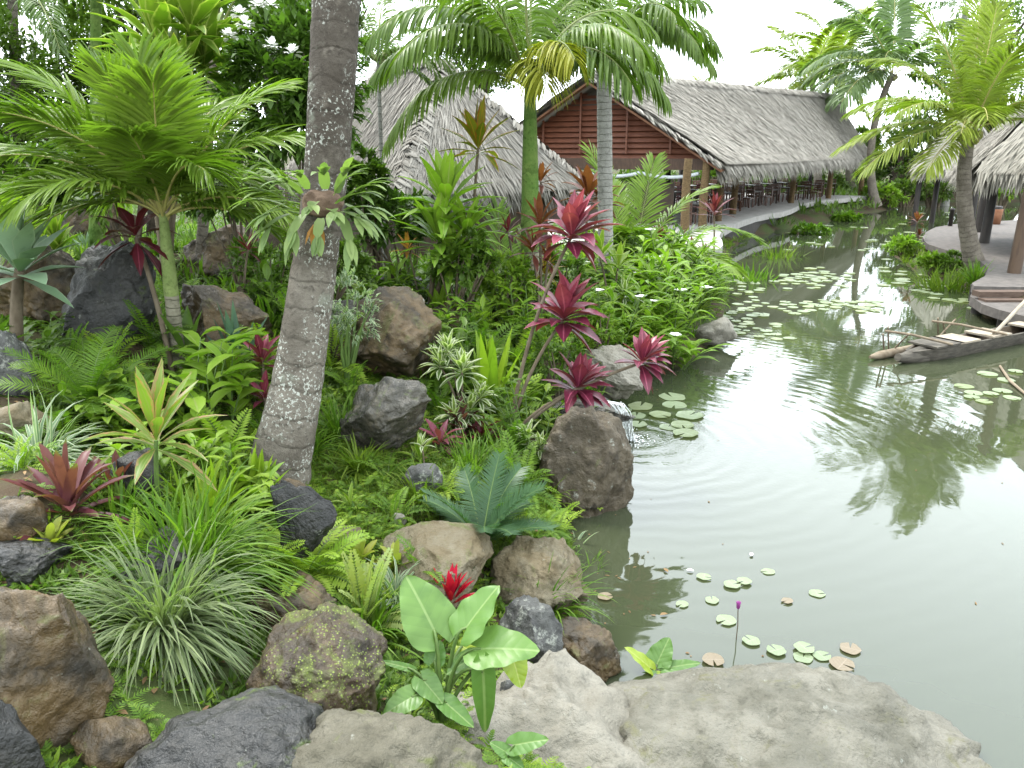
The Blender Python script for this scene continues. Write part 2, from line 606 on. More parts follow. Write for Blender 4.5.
simplemat('louvre_wood', (.11, .036, .018), (.165, .056, .027), 3, .55, .3, .3, .01, (1, 1, 8))
simplemat('dark_beam', (.055, .03, .018), (.09, .05, .03), 4, .6, .3, .3, .01, (6, 1, 1))
simplemat('barge_wood', (.13, .055, .025), (.19, .085, .04), 3, .6, .3, .3, .01)
simplemat('post_coir', (.13, .085, .042), (.22, .15, .075), 10, .85, .15, .8, .03, (1, 1, 3))
simplemat('post_dark', (.028, .024, .022), (.055, .045, .038), 8, .6, .3, .4, .01, (1, 1, .2))
simplemat('post_brown', (.075, .045, .028), (.12, .075, .046), 8, .6, .3, .4, .01, (1, 1, .2))
simplemat('deck_pale', (.37, .35, .32), (.47, .45, .42), 2.5, .8, .2, .3, .01)
simplemat('deck_grey', (.10, .088, .08), (.16, .14, .125), 5, .75, .2, .3, .01)
simplemat('floor_dark', (.05, .04, .035), (.075, .06, .05), 4, .4, .4, .2, .01)
simplemat('step_wood', (.085, .055, .04), (.14, .095, .07), 6, .7, .2, .3, .01, (1, 6, 6))
simplemat('chair_wood', (.085, .03, .014), (.13, .05, .022), 8, .4, .4, .2, .005)
simplemat('chair_red', (.11, .012, .016), (.15, .02, .022), 8, .45, .4, .2, .005)
simplemat('table_wood', (.04, .022, .014), (.065, .036, .022), 8, .35, .4, .2, .005)
simplemat('linen', (.62, .62, .6), (.7, .7, .68), 8, .8, .2, .2, .005)
simplemat('awning', (.50, .54, .56), (.62, .66, .68), 3, .6, .3, .2, .01)
simplemat('canoe_wood', (.075, .066, .054), (.16, .142, .115), 5, .85, .2, .8, .02, (1, 1, 5))
simplemat('canoe_inside', (.10, .07, .045), (.16, .12, .08), 5, .85, .2, .5, .02)
simplemat('plank_pale', (.32, .265, .20), (.42, .36, .28), 6, .8, .2, .4, .01)
simplemat('pole_wood', (.20, .15, .10), (.30, .24, .17), 8, .8, .2, .4, .01)
simplemat('terracotta', (.30, .13, .07), (.38, .18, .10), 5, .8, .2, .2, .01)
simplemat('palm_rachis', (.16, .20, .05), (.24, .27, .08), 5, .5, .3, .2, .005)
simplemat('palm_rachis_yellow', (.38, .34, .10), (.46, .42, .14), 5, .5, .3, .2, .005)
simplemat('stem_brown', (.13, .10, .065), (.20, .16, .11), 14, .85, .2, .6, .01, (1, 1, .5))
simplemat('stem_green', (.09, .16, .035), (.14, .22, .05), 9, .5, .3, .2, .005)
simplemat('stem_red', (.12, .03, .03), (.18, .06, .045), 9, .5, .3, .2, .005)
simplemat('bark_dark', (.07, .055, .04), (.12, .095, .07), 9, .9, .15, .9, .03)
ALB = 1.
simplemat('petal_white', (.78, .78, .74), (.84, .84, .8), 9, .5, .3, .1, .003)
simplemat('petal_purple', (.26, .05, .22), (.36, .10, .30), 9, .5, .3, .1, .003)
m, nt, N, Lk = newmat('stream_water')
finish(m, nt, (.22, .22, .2), .06, .8, bump(nt, noise(nt, 30, 3), .5, .02))
MATS['stream_water'] = m
simplemat('foam', (.80, .83, .84), (.9, .92, .92), 20, .25, .5, .6, .02)
ALB = .62
simplemat('shield_brown', (.11, .07, .045), (.20, .135, .09), 6, .8, .2, .6, .02)
simplemat('coconut', (.17, .19, .05), (.26, .22, .07), 6, .5, .3, .2, .01)

# trunk of the leaning coconut: grey brown, ring scars, white lichen flecks
def trunkmat(name, a, b, lich, ringscale, rc=.5):
    m, nt, N, Lk = newmat(name)
    n1 = noise(nt, 3, 6, .65)
    n2 = noise(nt, 22, 5, .7)
    col = mixrgb(nt, a, b, ramp(nt, n1, .35, .65))
    col = mixrgb(nt, col, tuple(x * .45 for x in a), ramp(nt, n2, .5, .72, 0, .8))
    uvn = N.new('ShaderNodeUVMap')
    sep = N.new('ShaderNodeSeparateXYZ')
    Lk.new(uvn.outputs[0], sep.inputs[0])
    v = mth(nt, 'ADD', mth(nt, 'MULTIPLY', sep.outputs[1], ringscale), mth(nt, 'MULTIPLY', noise(nt, 4, 2), .8))
    fr = mth(nt, 'FRACT', v)
    rg = ramp(nt, fr, .0, .14)
    col = mixrgb(nt, tuple(x * .55 for x in a), col, mth(nt, 'ADD', mth(nt, 'MULTIPLY', rg, rc), 1 - rc))
    if lich:
        n4 = noise(nt, 38, 3, .65)
        n5 = noise(nt, 2.6, 3, .6)
        mk = mth(nt, 'MULTIPLY', ramp(nt, n4, .56, .60), ramp(nt, n5, .44, .6))
        col = mixrgb(nt, col, (.56, .57, .50), mk)
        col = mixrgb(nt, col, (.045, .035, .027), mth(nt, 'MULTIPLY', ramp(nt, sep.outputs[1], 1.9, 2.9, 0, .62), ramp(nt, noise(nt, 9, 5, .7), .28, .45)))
        col = mixrgb(nt, col, (.56, .57, .50), mk)
        n6 = noise(nt, 5, 5, .6)
        col = mixrgb(nt, col, (.30, .32, .25), ramp(nt, n6, .60, .72, 0, .45))
    hh = mth(nt, 'ADD', mth(nt, 'MULTIPLY', rg, rc), n2)
    finish(m, nt, col, .9, .15, bump(nt, hh, .8, .03))
    MATS[name] = m
trunkmat('trunk_lichen', (.14, .12, .095), (.25, .22, .18), True, 4.5, .4)
trunkmat('trunk_grey', (.30, .29, .26), (.40, .385, .35), False, 9.)
trunkmat('trunk_palm', (.17, .145, .115), (.26, .225, .18), False, 7.)
trunkmat('trunk_green', (.10, .19, .035), (.17, .25, .06), False, 1.4)
trunkmat('trunk_lime', (.22, .30, .09), (.30, .37, .13), False, 1.2, .2)
trunkmat('trunk_pale', (.27, .25, .18), (.36, .33, .24), False, 12.)

# leaves
leafmat('leaf_mid', (.045, .125, .018), (.10, .22, .035), rib=(.14, .24, .06))
leafmat('leaf_dark', (.045, .125, .025), (.09, .21, .045), rough=.38)
leafmat('leaf_fresh', (.10, .25, .025), (.19, .36, .045), rib=(.26, .38, .09))
leafmat('leaf_lime', (.14, .33, .035), (.22, .42, .06), rib=(.36, .45, .12))
leafmat('leaf_yellowtip', (.09, .22, .025), (.17, .32, .045), margin=(.42, .48, .12), mw=(.65, .9), tip=(.42, .36, .08), tipstart=.95)
leafmat('leaf_blue', (.055, .12, .085), (.12, .21, .14), rough=.5)
leafmat('leaf_agave', (.18, .30, .165), (.29, .41, .25), margin=(.36, .45, .30), mw=(.85, .97), mnoise=.1, rough=.5, tw=.12)
leafmat('palm_leaf', (.06, .15, .025), (.13, .25, .05), rib=(.16, .26, .05), rough=.36)
leafmat('palm_areca', (.085, .20, .025), (.18, .33, .055), rib=(.2, .3, .05), tip=(.38, .36, .10), tipstart=1.02, rough=.36)
leafmat('palm_yellow', (.24, .34, .04), (.36, .42, .07), rib=(.4, .42, .12), rough=.4)
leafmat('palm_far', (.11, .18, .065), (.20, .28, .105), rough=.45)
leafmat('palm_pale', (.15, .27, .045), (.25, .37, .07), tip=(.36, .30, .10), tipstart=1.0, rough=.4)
leafmat('leaf_far', (.045, .115, .025), (.11, .22, .05))
leafmat('leaf_fardark', (.04, .10, .022), (.09, .19, .04))
leafmat('grass_green', (.055, .17, .02), (.13, .28, .035), tip=(.35, .30, .12), tipstart=1.08, rough=.45)
leafmat('grass_grey', (.11, .17, .06), (.25, .31, .125), margin=(.42, .46, .30), mw=(.7, 1.), mnoise=.5, tip=(.38, .29, .20), tipstart=1.0, rough=.5)
leafmat('grass_white', (.14, .24, .12), (.26, .36, .21), margin=(.56, .60, .42), mw=(.5, .8), mnoise=.4, tip=(.5, .42, .3), tipstart=1.05, rough=.5)
leafmat('grass_lawn', (.06, .15, .015), (.15, .27, .035), tip=(.30, .24, .10), tipstart=1.1, rough=.55)
leafmat('fern', (.05, .16, .016), (.14, .30, .035), rough=.5)
leafmat('fern_bright', (.14, .32, .03), (.25, .43, .06), rough=.5)
leafmat('fern_pale', (.26, .38, .09), (.38, .48, .18), rough=.5)
leafmat('cycad', (.040, .10, .040), (.085, .17, .072), rib=(.13, .22, .12), rough=.35)
leafmat('variegated', (.09, .19, .06), (.16, .28, .07), margin=(.62, .66, .45), mw=(.38, .62), mnoise=.5, rough=.42)
leafmat('ti_red', (.15, .018, .045), (.36, .06, .11), rib=(.52, .12, .2), margin=(.10, .012, .025), mw=(.8, 1.2), rough=.33, tw=.3, spec=.4)
leafmat('ti_pink', (.40, .03, .07), (.58, .07, .14), rib=(.6, .18, .25), rough=.33, tw=.3)
leafmat('ti_dark', (.085, .014, .022), (.19, .03, .045), rib=(.3, .06, .1), rough=.33)
leafmat('ti_brown', (.11, .03, .02), (.22, .07, .035), rough=.38)
leafmat('ti_stripe', (.09, .20, .03), (.15, .28, .05), margin=(.50, .20, .14), mw=(.6, .85), mnoise=.9, stripe=(.24, .30, .08), tip=(.40, .14, .10), tipstart=1.02, rough=.38)
leafmat('croton', (.11, .20, .02), (.30, .28, .03), rib=(.55, .30, .05), margin=(.48, .17, .03), mw=(.6, 1.), mnoise=.9, rough=.35)
leafmat('brom_red', (.46, .008, .028), (.62, .02, .06), rough=.3, tw=.25)
leafmat('brom_maroon', (.13, .032, .045), (.20, .07, .065), tip=(.17, .19, .05), tipstart=.85, base=(.30, .10, .13), rough=.36)
leafmat('brom_lime', (.26, .34, .05), (.38, .42, .08), tip=(.22, .12, .05), tipstart=1.05, rough=.38)
leafmat('leaf_orange', (.40, .16, .03), (.5, .25, .05), rough=.4)
leafmat('rhoeo', (.12, .03, .05), (.22, .05, .08), rough=.38)
leafmat('sword_lime', (.15, .32, .03), (.24, .42, .05), rough=.38, veins=.2)
leafmat('antler', (.19, .28, .097), (.31, .40, .14), rough=.5)
leafmat('litter', (.16, .095, .045), (.30, .19, .09), rough=.8, tw=.1)

# broad heart leaves with radiating veins (uv = leaf-plane position)
def heartmat(name, a, b, vein):
    m, nt, N, Lk = newmat(name)
    uvn = N.new('ShaderNodeUVMap')
    sep = N.new('ShaderNodeSeparateXYZ')
    Lk.new(uvn.outputs[0], sep.inputs[0])
    au = mth(nt, 'ABSOLUTE', sep.outputs[0])
    col = mixrgb(nt, a, b, attr(nt))
    nz = noise(nt, 7, 3)
    col = mixrgb(nt, col, tuple(x * .7 for x in a), ramp(nt, nz, .5, .75, 0, .5))
    ph = mth(nt, 'SUBTRACT', sep.outputs[1], mth(nt, 'MULTIPLY', au, .75))
    w = mth(nt, 'ABSOLUTE', mth(nt, 'SINE', mth(nt, 'MULTIPLY', ph, 17.)))
    vm = mth(nt, 'MULTIPLY', ramp(nt, w, .10, .0), .22)
    col = mixrgb(nt, col, vein, vm)
    col = mixrgb(nt, vein, col, ramp(nt, au, .008, .03))
    tcol = mixrgb(nt, col, (1.25, 1.35, .55), 1., 'MULTIPLY')
    finish(m, nt, col, .38, .35, bump(nt, w, .2, .006), tcol, .28)
    MATS[name] = m
heartmat('heart_leaf', (.10, .23, .045), (.16, .29, .06), (.25, .37, .12))
heartmat('heart_yellow', (.30, .42, .03), (.36, .46, .05), (.45, .52, .12))
heartmat('lily_pad', (.24, .32, .15), (.38, .42, .22), (.42, .48, .30))
heartmat('lily_pad_pale', (.28, .36, .20), (.38, .44, .27), (.42, .48, .32))
heartmat('lily_pad_red', (.30, .25, .15), (.36, .28, .20), (.42, .34, .25))

# ------------------------------------------------------------------ pond outline and terrain
POND_PX = [(585, 688), (583, 640), (572, 600), (580, 560), (560, 530), (545, 500), (570, 470), (590, 440), (602, 420), (600, 392), (640, 374), (680, 366),
           (708, 345), (722, 322), (727, 295), (722, 274), (728, 260), (735, 246), (752, 238), (790, 230), (835, 221), (872, 214), (893, 207),
           (905, 203), (950, 203), (1000, 202), (1120, 202), (1250, 210), (1200, 250), (1040, 262), (990, 252), (945, 252), (905, 252), (890, 258), (905, 268), (940, 282), (970, 300), (985, 318),
           (1060, 330), (1300, 380), (1500, 520), (1500, 700)]
POND = np.array([ZP(x, y, 0)[:2] for x, y in POND_PX] + [[3.5, 2.6], [2.4, 3.2], [1.2, 4.0]])
def pond_sd(P):
    """signed distance, positive outside the pond"""
    P = np.asarray(P, float)
    A = POND
    B = np.roll(POND, -1, axis=0)
    best = np.full(len(P), 1e9)
    ins = np.zeros(len(P), bool)
    for a, b in zip(A, B):
        ab = b - a
        t = np.clip(((P - a) @ ab) / max(ab @ ab, 1e-12), 0, 1)
        dd = np.linalg.norm(P - a - t[:, None] * ab, axis=1)
        best = np.minimum(best, dd)
        cond = (a[1] > P[:, 1]) != (b[1] > P[:, 1])
        with np.errstate(divide='ignore', invalid='ignore'):
            xi = (b[0] - a[0]) * (P[:, 1] - a[1]) / (b[1] - a[1]) + a[0]
        ins ^= cond & (P[:, 0] < xi)
    return np.where(ins, -best, best)
HP = [(275, 480, .85), (450, 690, .35), (560, 740, .12), (640, 745, .05), (400, 740, .42), (300, 740, .72), (200, 740, .95), (60, 740, 1.05), (20, 650, 1.2), (120, 560, 1.2), (20, 480, 1.5), (120, 470, 1.3),
      (200, 470, 1.05), (300, 560, .72), (370, 600, .55), (330, 650, .55), (470, 560, .45), (530, 600, .3), (350, 500, .75), (430, 480, .65), (500, 480, .5), (520, 430, .5), (560, 420, .35),
      (450, 400, .8), (380, 430, .85), (330, 400, 1.0), (200, 380, 1.4), (100, 400, 1.45), (30, 400, 1.55), (20, 320, 1.85), (120, 340, 1.75), (200, 330, 1.7), (260, 330, 1.55), (330, 330, 1.35),
      (420, 330, 1.15), (480, 330, .95), (540, 340, .6), (590, 340, .4), (420, 275, 1.35), (350, 270, 1.55), (480, 270, 1.15), (560, 270, .85), (640, 270, .55), (690, 270, .35)]
HW = [(-7, 10.5, 2.2), (-10, 14, 2.0), (-6, 14, 1.9), (-3, 14, 1.5), (-4, 20, 1.0), (0, 20, .9), (-10, 25, 1.0), (2, 24, .7), (3, 28, .6), (-20, 20, 1.5), (-3, 1, 1.55), (0, .5, 1.45), (-1.2, 2.2, 1.1), (0, 2.2, .95), (1.2, 2.2, .7), (3, 1, 1.2), (-6, 4, 1.7),
      (8, 34, .4), (12, 40, .4), (20, 52, .35), (0, 40, .8), (-20, 50, 1.2), (30, 60, .5), (50, 60, .5), (16, 26, .3), (14, 22, .3), (60, 20, .6), (40, 0, .8), (20, 90, 1.5), (-40, 90, 2.5), (80, 90, 1.5), (0, 150, 3), (100, 150, 3), (-100, 150, 4), (-60, 10, 2)]
HC = np.array([ZP(x, y, z) for x, y, z in HP] + [np.array(w, float) for w in HW])
def ground(X, Y):
    X, Y = np.atleast_1d(np.asarray(X, float)), np.atleast_1d(np.asarray(Y, float))
    P = np.stack([X, Y], -1)
    d2 = ((P[:, None] - HC[None, :, :2]) ** 2).sum(-1)
    w = 1 / (d2 + .12) ** 1.6
    H = (w * HC[None, :, 2]).sum(1) / w.sum(1)
    sd = pond_sd(P)
    near = np.clip(1 - np.hypot(X, Y) / 30, 0, 1)
    H = H + near * .08 * fbm(np.stack([X * 1.3, Y * 1.3, 0 * X], -1), 3, 5)
    up = .02 + np.maximum(H, .15) * (1 - np.exp(-np.maximum(sd, 0) / .38))
    dn = .02 - 1.1 * (1 - np.exp(np.minimum(sd, 0) / .5))
    return np.where(sd > 0, up, dn)
def gz(x, y):
    return float(ground(x, y)[0])
def GP(px, py):
    r = ray(px, py)
    ds = np.concatenate([np.arange(1.6, 12, .04), np.arange(12, 90, .15)])
    P = np.array([0, 0, CAMZ]) + r[None] * (ds / r[1])[:, None]
    g = ground(P[:, 0], P[:, 1])
    hit = np.nonzero(P[:, 2] <= np.maximum(g, 0))[0]
    if len(hit) == 0:
        return U(px, py, 40)
    q = P[hit[0]].copy()
    q[2] = max(g[hit[0]], 0)
    return q

def axis(lo, hi, step, ends, ratio=1.18):
    a = list(np.arange(lo, hi + 1e-6, step))
    s = step
    while a[-1] < ends[1]:
        s *= ratio
        a.append(a[-1] + s)
    s = step
    while a[0] > ends[0]:
        s *= ratio
        a.insert(0, a[0] - s)
    return np.array(a)
xs = axis(-8, 7, .11, (-700, 700))
ys = axis(1, 17, .11, (-60, 900), 1.14)
XX, YY = np.meshgrid(xs, ys)
ZZ = np.concatenate([ground(XX[i], YY[i]) for i in range(len(ys))])
mb = MB()
nx, ny = len(xs), len(ys)
i = np.arange(ny - 1)[:, None] * nx
j = np.arange(nx - 1)[None]
Fq = np.stack([i + j, i + j + 1, i + nx + j + 1, i + nx + j], -1).reshape(-1, 4)
mb.add(np.stack([XX.ravel(), YY.ravel(), ZZ], -1), Fq)
tag(mb.build('ground', MATS['soil']), kind='structure')
mb = MB()
gx, gy = np.linspace(-4, 90, 48), np.linspace(2, 80, 48)
A_, B_ = np.meshgrid(gx, gy)
n = 48
i = np.arange(n - 1)[:, None] * n
j = np.arange(n - 1)[None]
mb.add(np.stack([A_.ravel(), B_.ravel(), 0 * A_.ravel()], -1), np.stack([i + j, i + j + 1, i + n + j + 1, i + n + j], -1).reshape(-1, 4))
tag(mb.build('water', MATS['pond_water']), kind='structure')

# ------------------------------------------------------------------ rocks
ICO = {}
def ico(sub):
    if sub not in ICO:
        bm = bmesh.new()
        bmesh.ops.create_icosphere(bm, subdivisions=sub, radius=1.)
        bm.verts.ensure_lookup_table()
        ICO[sub] = (np.array([v.co[:] for v in bm.verts]), np.array([[v.index for v in f.verts] for f in bm.faces]))
        bm.free()
    return ICO[sub]
def rock_shape(size, seed, facets=9, flat=.75, rough=.06, sub=5, rz=0., tilt=(0., 0.), cut=None):
    rng = np.random.default_rng(seed)
    V, Fc = ico(sub)
    V = V.copy()
    for k in range(facets + 4):
        nrm_ = nrm(rng.normal(0, 1, 3) * np.array([1, 1, .8]))
        c = rng.uniform(flat - .19, flat + .10)
        V = V - np.maximum(V @ nrm_ - c, 0)[:, None] * nrm_ * .97
    for nv, c in (cut or []):
        nv = nrm(np.array(nv, float))
        V = V - np.maximum(V @ nv - c, 0)[:, None] * nv * .96
    V = V * (1 + .09 * fbm(V * 1.4, 3, seed)[:, None] + rough * fbm(V * 4.5, 4, seed + 9)[:, None])
    rd = np.clip(1 - 2.2 * np.abs(vnoise(V * 1.9 + .35 * fbm(V * 3, 3, seed + 3)[:, None], seed + 21)), 0, 1)
    V = V * (1 - .045 * rd ** 5 + .02 * fbm(V * 11, 3, seed + 31))[:, None]
    V = V * np.array(size)
    cx, sx = math.cos(tilt[0]), math.sin(tilt[0])
    cy, sy = math.cos(tilt[1]), math.sin(tilt[1])
    c, s = math.cos(rz), math.sin(rz)
    Mx = np.array([[1, 0, 0], [0, cx, -sx], [0, sx, cx]])
    My = np.array([[cy, 0, sy], [0, 1, 0], [-sy, 0, cy]])
    Mz = np.array([[c, -s, 0], [s, c, 0], [0, 0, 1]])
    return V @ (Mz @ My @ Mx).T, Fc
def rock(px, py, w, h, mat, label, seed, depth=None, dy=.9, dz=None, sub=6, facets=9, flat=.75, rough=.065, rz=0., tilt=(0, 0), cut=None, name='boulder', cat='boulder', zoff=0.):
    """px,py,w,h: where its visible outline sits; rests on the ground under its centre"""
    g = GP(px, min(py + h * .40, 900)) if depth is None else U(px, py, depth)
    s = mpp(g)
    sx = w * s / 2
    sz = h * s / 2 if dz is None else dz
    c = U(px, py, g[1] + (sx * dy * .45 if depth is None else 0))
    if depth is None: zoff -= .14 * sz
    V, Fc = rock_shape((sx * 1.12, sx * dy * 1.12, sz * 1.2), seed, facets, flat, rough, sub, rz, tilt, cut)
    mb = MB()
    mb.add(V + c + np.array([0, 0, zoff]), Fc, tint=.5)
    o = mb.build(name, MATS[mat], origin=c)
    return tag(o, label, cat)
ROCKS = [
 (548, 788, 290, 240, 'rock_pale', 'large smooth pale grey boulder behind the small two leaved elephant ear', 3, dict(depth=3.95, dy=.95, flat=.74, facets=9, sub=6, rz=.5, cut=[((-.1, -.35, 1), .66)])),
 (795, 818, 450, 250, 'rock_flat', 'broad flat beige rock shelf at the edge of the open water', 14, dict(depth=3.95, dy=.62, flat=.80, facets=6, rough=.05, sub=6, cut=[((.0, -.2, 1), .70)])),
 (392, 790, 240, 150, 'rock_olive', 'low rounded brownish grey rock below the big elephant ear plant', 25, dict(dy=.8)),
 (215, 775, 270, 120, 'rock_dark', 'smooth dark slate rock under the drooping grass tuft', 36, dict(dy=.7, facets=7, flat=.7)),
 (35, 665, 170, 190, 'rock_brown', 'large brown ochre boulder beside the grass tuft', 47, dict(dy=.9)),
 (312, 668, 150, 150, 'rock_mossy', 'dark brown boulder speckled with yellow green moss', 58, dict(dy=.9)),
 (112, 742, 90, 60, 'rock_brown', 'small tan wedge shaped stone in front of the grass tuft', 69, dict(dy=.8, sub=4)),
 (8, 745, 60, 110, 'rock_dark', 'wet black rock in the lower corner beside brown boulder', 71, dict(sub=4)),
 (532, 637, 82, 72, 'rock_lichen', 'dark grey angular block behind the pale boulder', 82, dict(facets=12, flat=.62, sub=5)),
 (590, 650, 78, 72, 'rock_brown', 'reddish brown rock between dark block and pond', 93, dict()),
 (580, 690, 60, 46, 'rock_lichen', 'small blocky grey stone below the reddish brown rock', 94, dict(facets=14, flat=.58, sub=4)),
 (440, 556, 150, 100, 'rock_slope', 'flat sloping tan rock slab below the blue green cycad', 105, dict(dy=.9, dz=.22, tilt=(.38, .12), flat=.6)),
 (545, 575, 96, 100, 'rock_slope', 'sloping brown rock dropping into the pond beside cycad', 116, dict(tilt=(.2, .5))),
 (587, 474, 80, 116, 'rock_water', 'big rounded brown boulder standing in the pond below the waterfall', 127, dict(depth=7.75, dy=.85, flat=.88, facets=4)),
 (380, 412, 118, 96, 'rock_wet', 'wet dark grey boulder beside the trunk foot with rusty streak', 138, dict(facets=10, flat=.66)),
 (388, 340, 122, 100, 'rock_brown', 'brown rounded boulder with the stream running over it', 149, dict(dy=1.)),
 (393, 290, 80, 50, 'rock_wet', 'flat wet rock at the head of the stream', 150, dict()),
 (222, 312, 112, 82, 'rock_brown', 'brown grey boulder behind the blue green sword leaves', 161, dict(facets=10, flat=.66)),
 (110, 302, 110, 108, 'rock_dark', 'big blackish boulder behind the slender green palm stem', 172, dict()),
 (30, 282, 110, 90, 'rock_brown', 'tall mossy boulder carrying lime bromeliads at the picture edge', 262, dict(depth=8.7, dy=.8)),
 (10, 366, 60, 76, 'rock_lichen', 'dark boulder with white lichen at the picture edge', 183, dict(sub=4)),
 (612, 372, 66, 44, 'rock_pale', 'pale smooth rock on the shore behind the cordyline rosettes', 194, dict(depth=11.3)),
 (590, 408, 84, 36, 'rock_wet', 'flat wet ledge where the waterfall spills over', 205, dict(depth=9.2, dz=.16, flat=.6)),
 (300, 532, 66, 108, 'rock_dark', 'dark grey slab leaning below the leaning palm trunk', 216, dict(dy=.5, tilt=(0, -.35), flat=.6, facets=6, zoff=.13, cut=[((.75, -.5, .4), .42)])),
 (288, 505, 46, 50, 'rock_brown', 'squarish tan stone at the foot of the leaning palm', 217, dict(sub=4, flat=.6, facets=12)),
 (102, 222, 76, 66, 'rock_brown', 'brown boulder high behind the blackish boulder', 227, dict()),
 (218, 252, 88, 60, 'rock_brown', 'root covered brown boulder under the feathery palm crown', 238, dict()),
 (28, 556, 78, 50, 'rock_dark', 'dark flat rock below the maroon bromeliads', 249, dict()),
 (20, 520, 60, 60, 'rock_brown', 'mossy brown rock beside the maroon bromeliads', 250, dict(sub=4)),
 (22, 420, 60, 50, 'rock_slope', 'tan rock behind the white edged spider grass', 251, dict(sub=4)),
 (140, 478, 60, 60, 'rock_dark', 'grey rock half hidden behind the striped cordyline', 253, dict(sub=4)),
 (712, 333, 44, 28, 'rock_pale', 'pale shore rock under the ginger bushes', 254, dict(depth=14.8, sub=4)),
 (397, 520, 17, 14, 'rock_pale', 'small whitish stone lying on the sloping tan slab', 255, dict(sub=3, name='stone', cat='stone')),
 (512, 694, 34, 46, 'rock_lichen', 'dark upright stone wedged against the pale boulder', 256, dict(sub=4, facets=12, flat=.6, name='stone', cat='stone')),
 (625, 752, 22, 16, 'rock_lichen', 'little grey stone in the gap between pale and flat rocks', 257, dict(sub=3, name='stone', cat='stone')),
 (340, 545, 60, 26, 'rock_brown', 'low brown stone at the edge of the grass patch', 258, dict(sub=4)),
 (685, 684, 26, 22, 'rock_slope', 'small tan stone behind the waterside elephant ear', 259, dict(sub=3, name='stone', cat='stone')),
 (420, 480, 40, 40, 'rock_lichen', 'grey stone half hidden among the grass and creeping ferns', 260, dict(sub=4)),
 (298, 606, 96, 60, 'rock_brown', 'brown rock face under the bright asparagus fern', 263, dict(facets=10, flat=.66)),
 (462, 316, 84, 48, 'rock_brown', 'brown ledge above the tall sword leaves', 264, dict(facets=10, flat=.66)),
 (330, 318, 80, 60, 'rock_wet', 'damp grey boulder just behind the leaning trunk', 265, dict(facets=10, flat=.66)),
 (165, 560, 90, 60, 'rock_dark', 'dark rock buried behind the big grass tuft', 266, dict()),
 (372, 262, 34, 40, 'rock_wet', 'dark standing stone at the top of the stream', 261, dict(sub=4)),
]
for px, py, w, h, mat, label, seed, kw in ROCKS:
    rock(px, py, w, h, mat, label, seed, **kw)
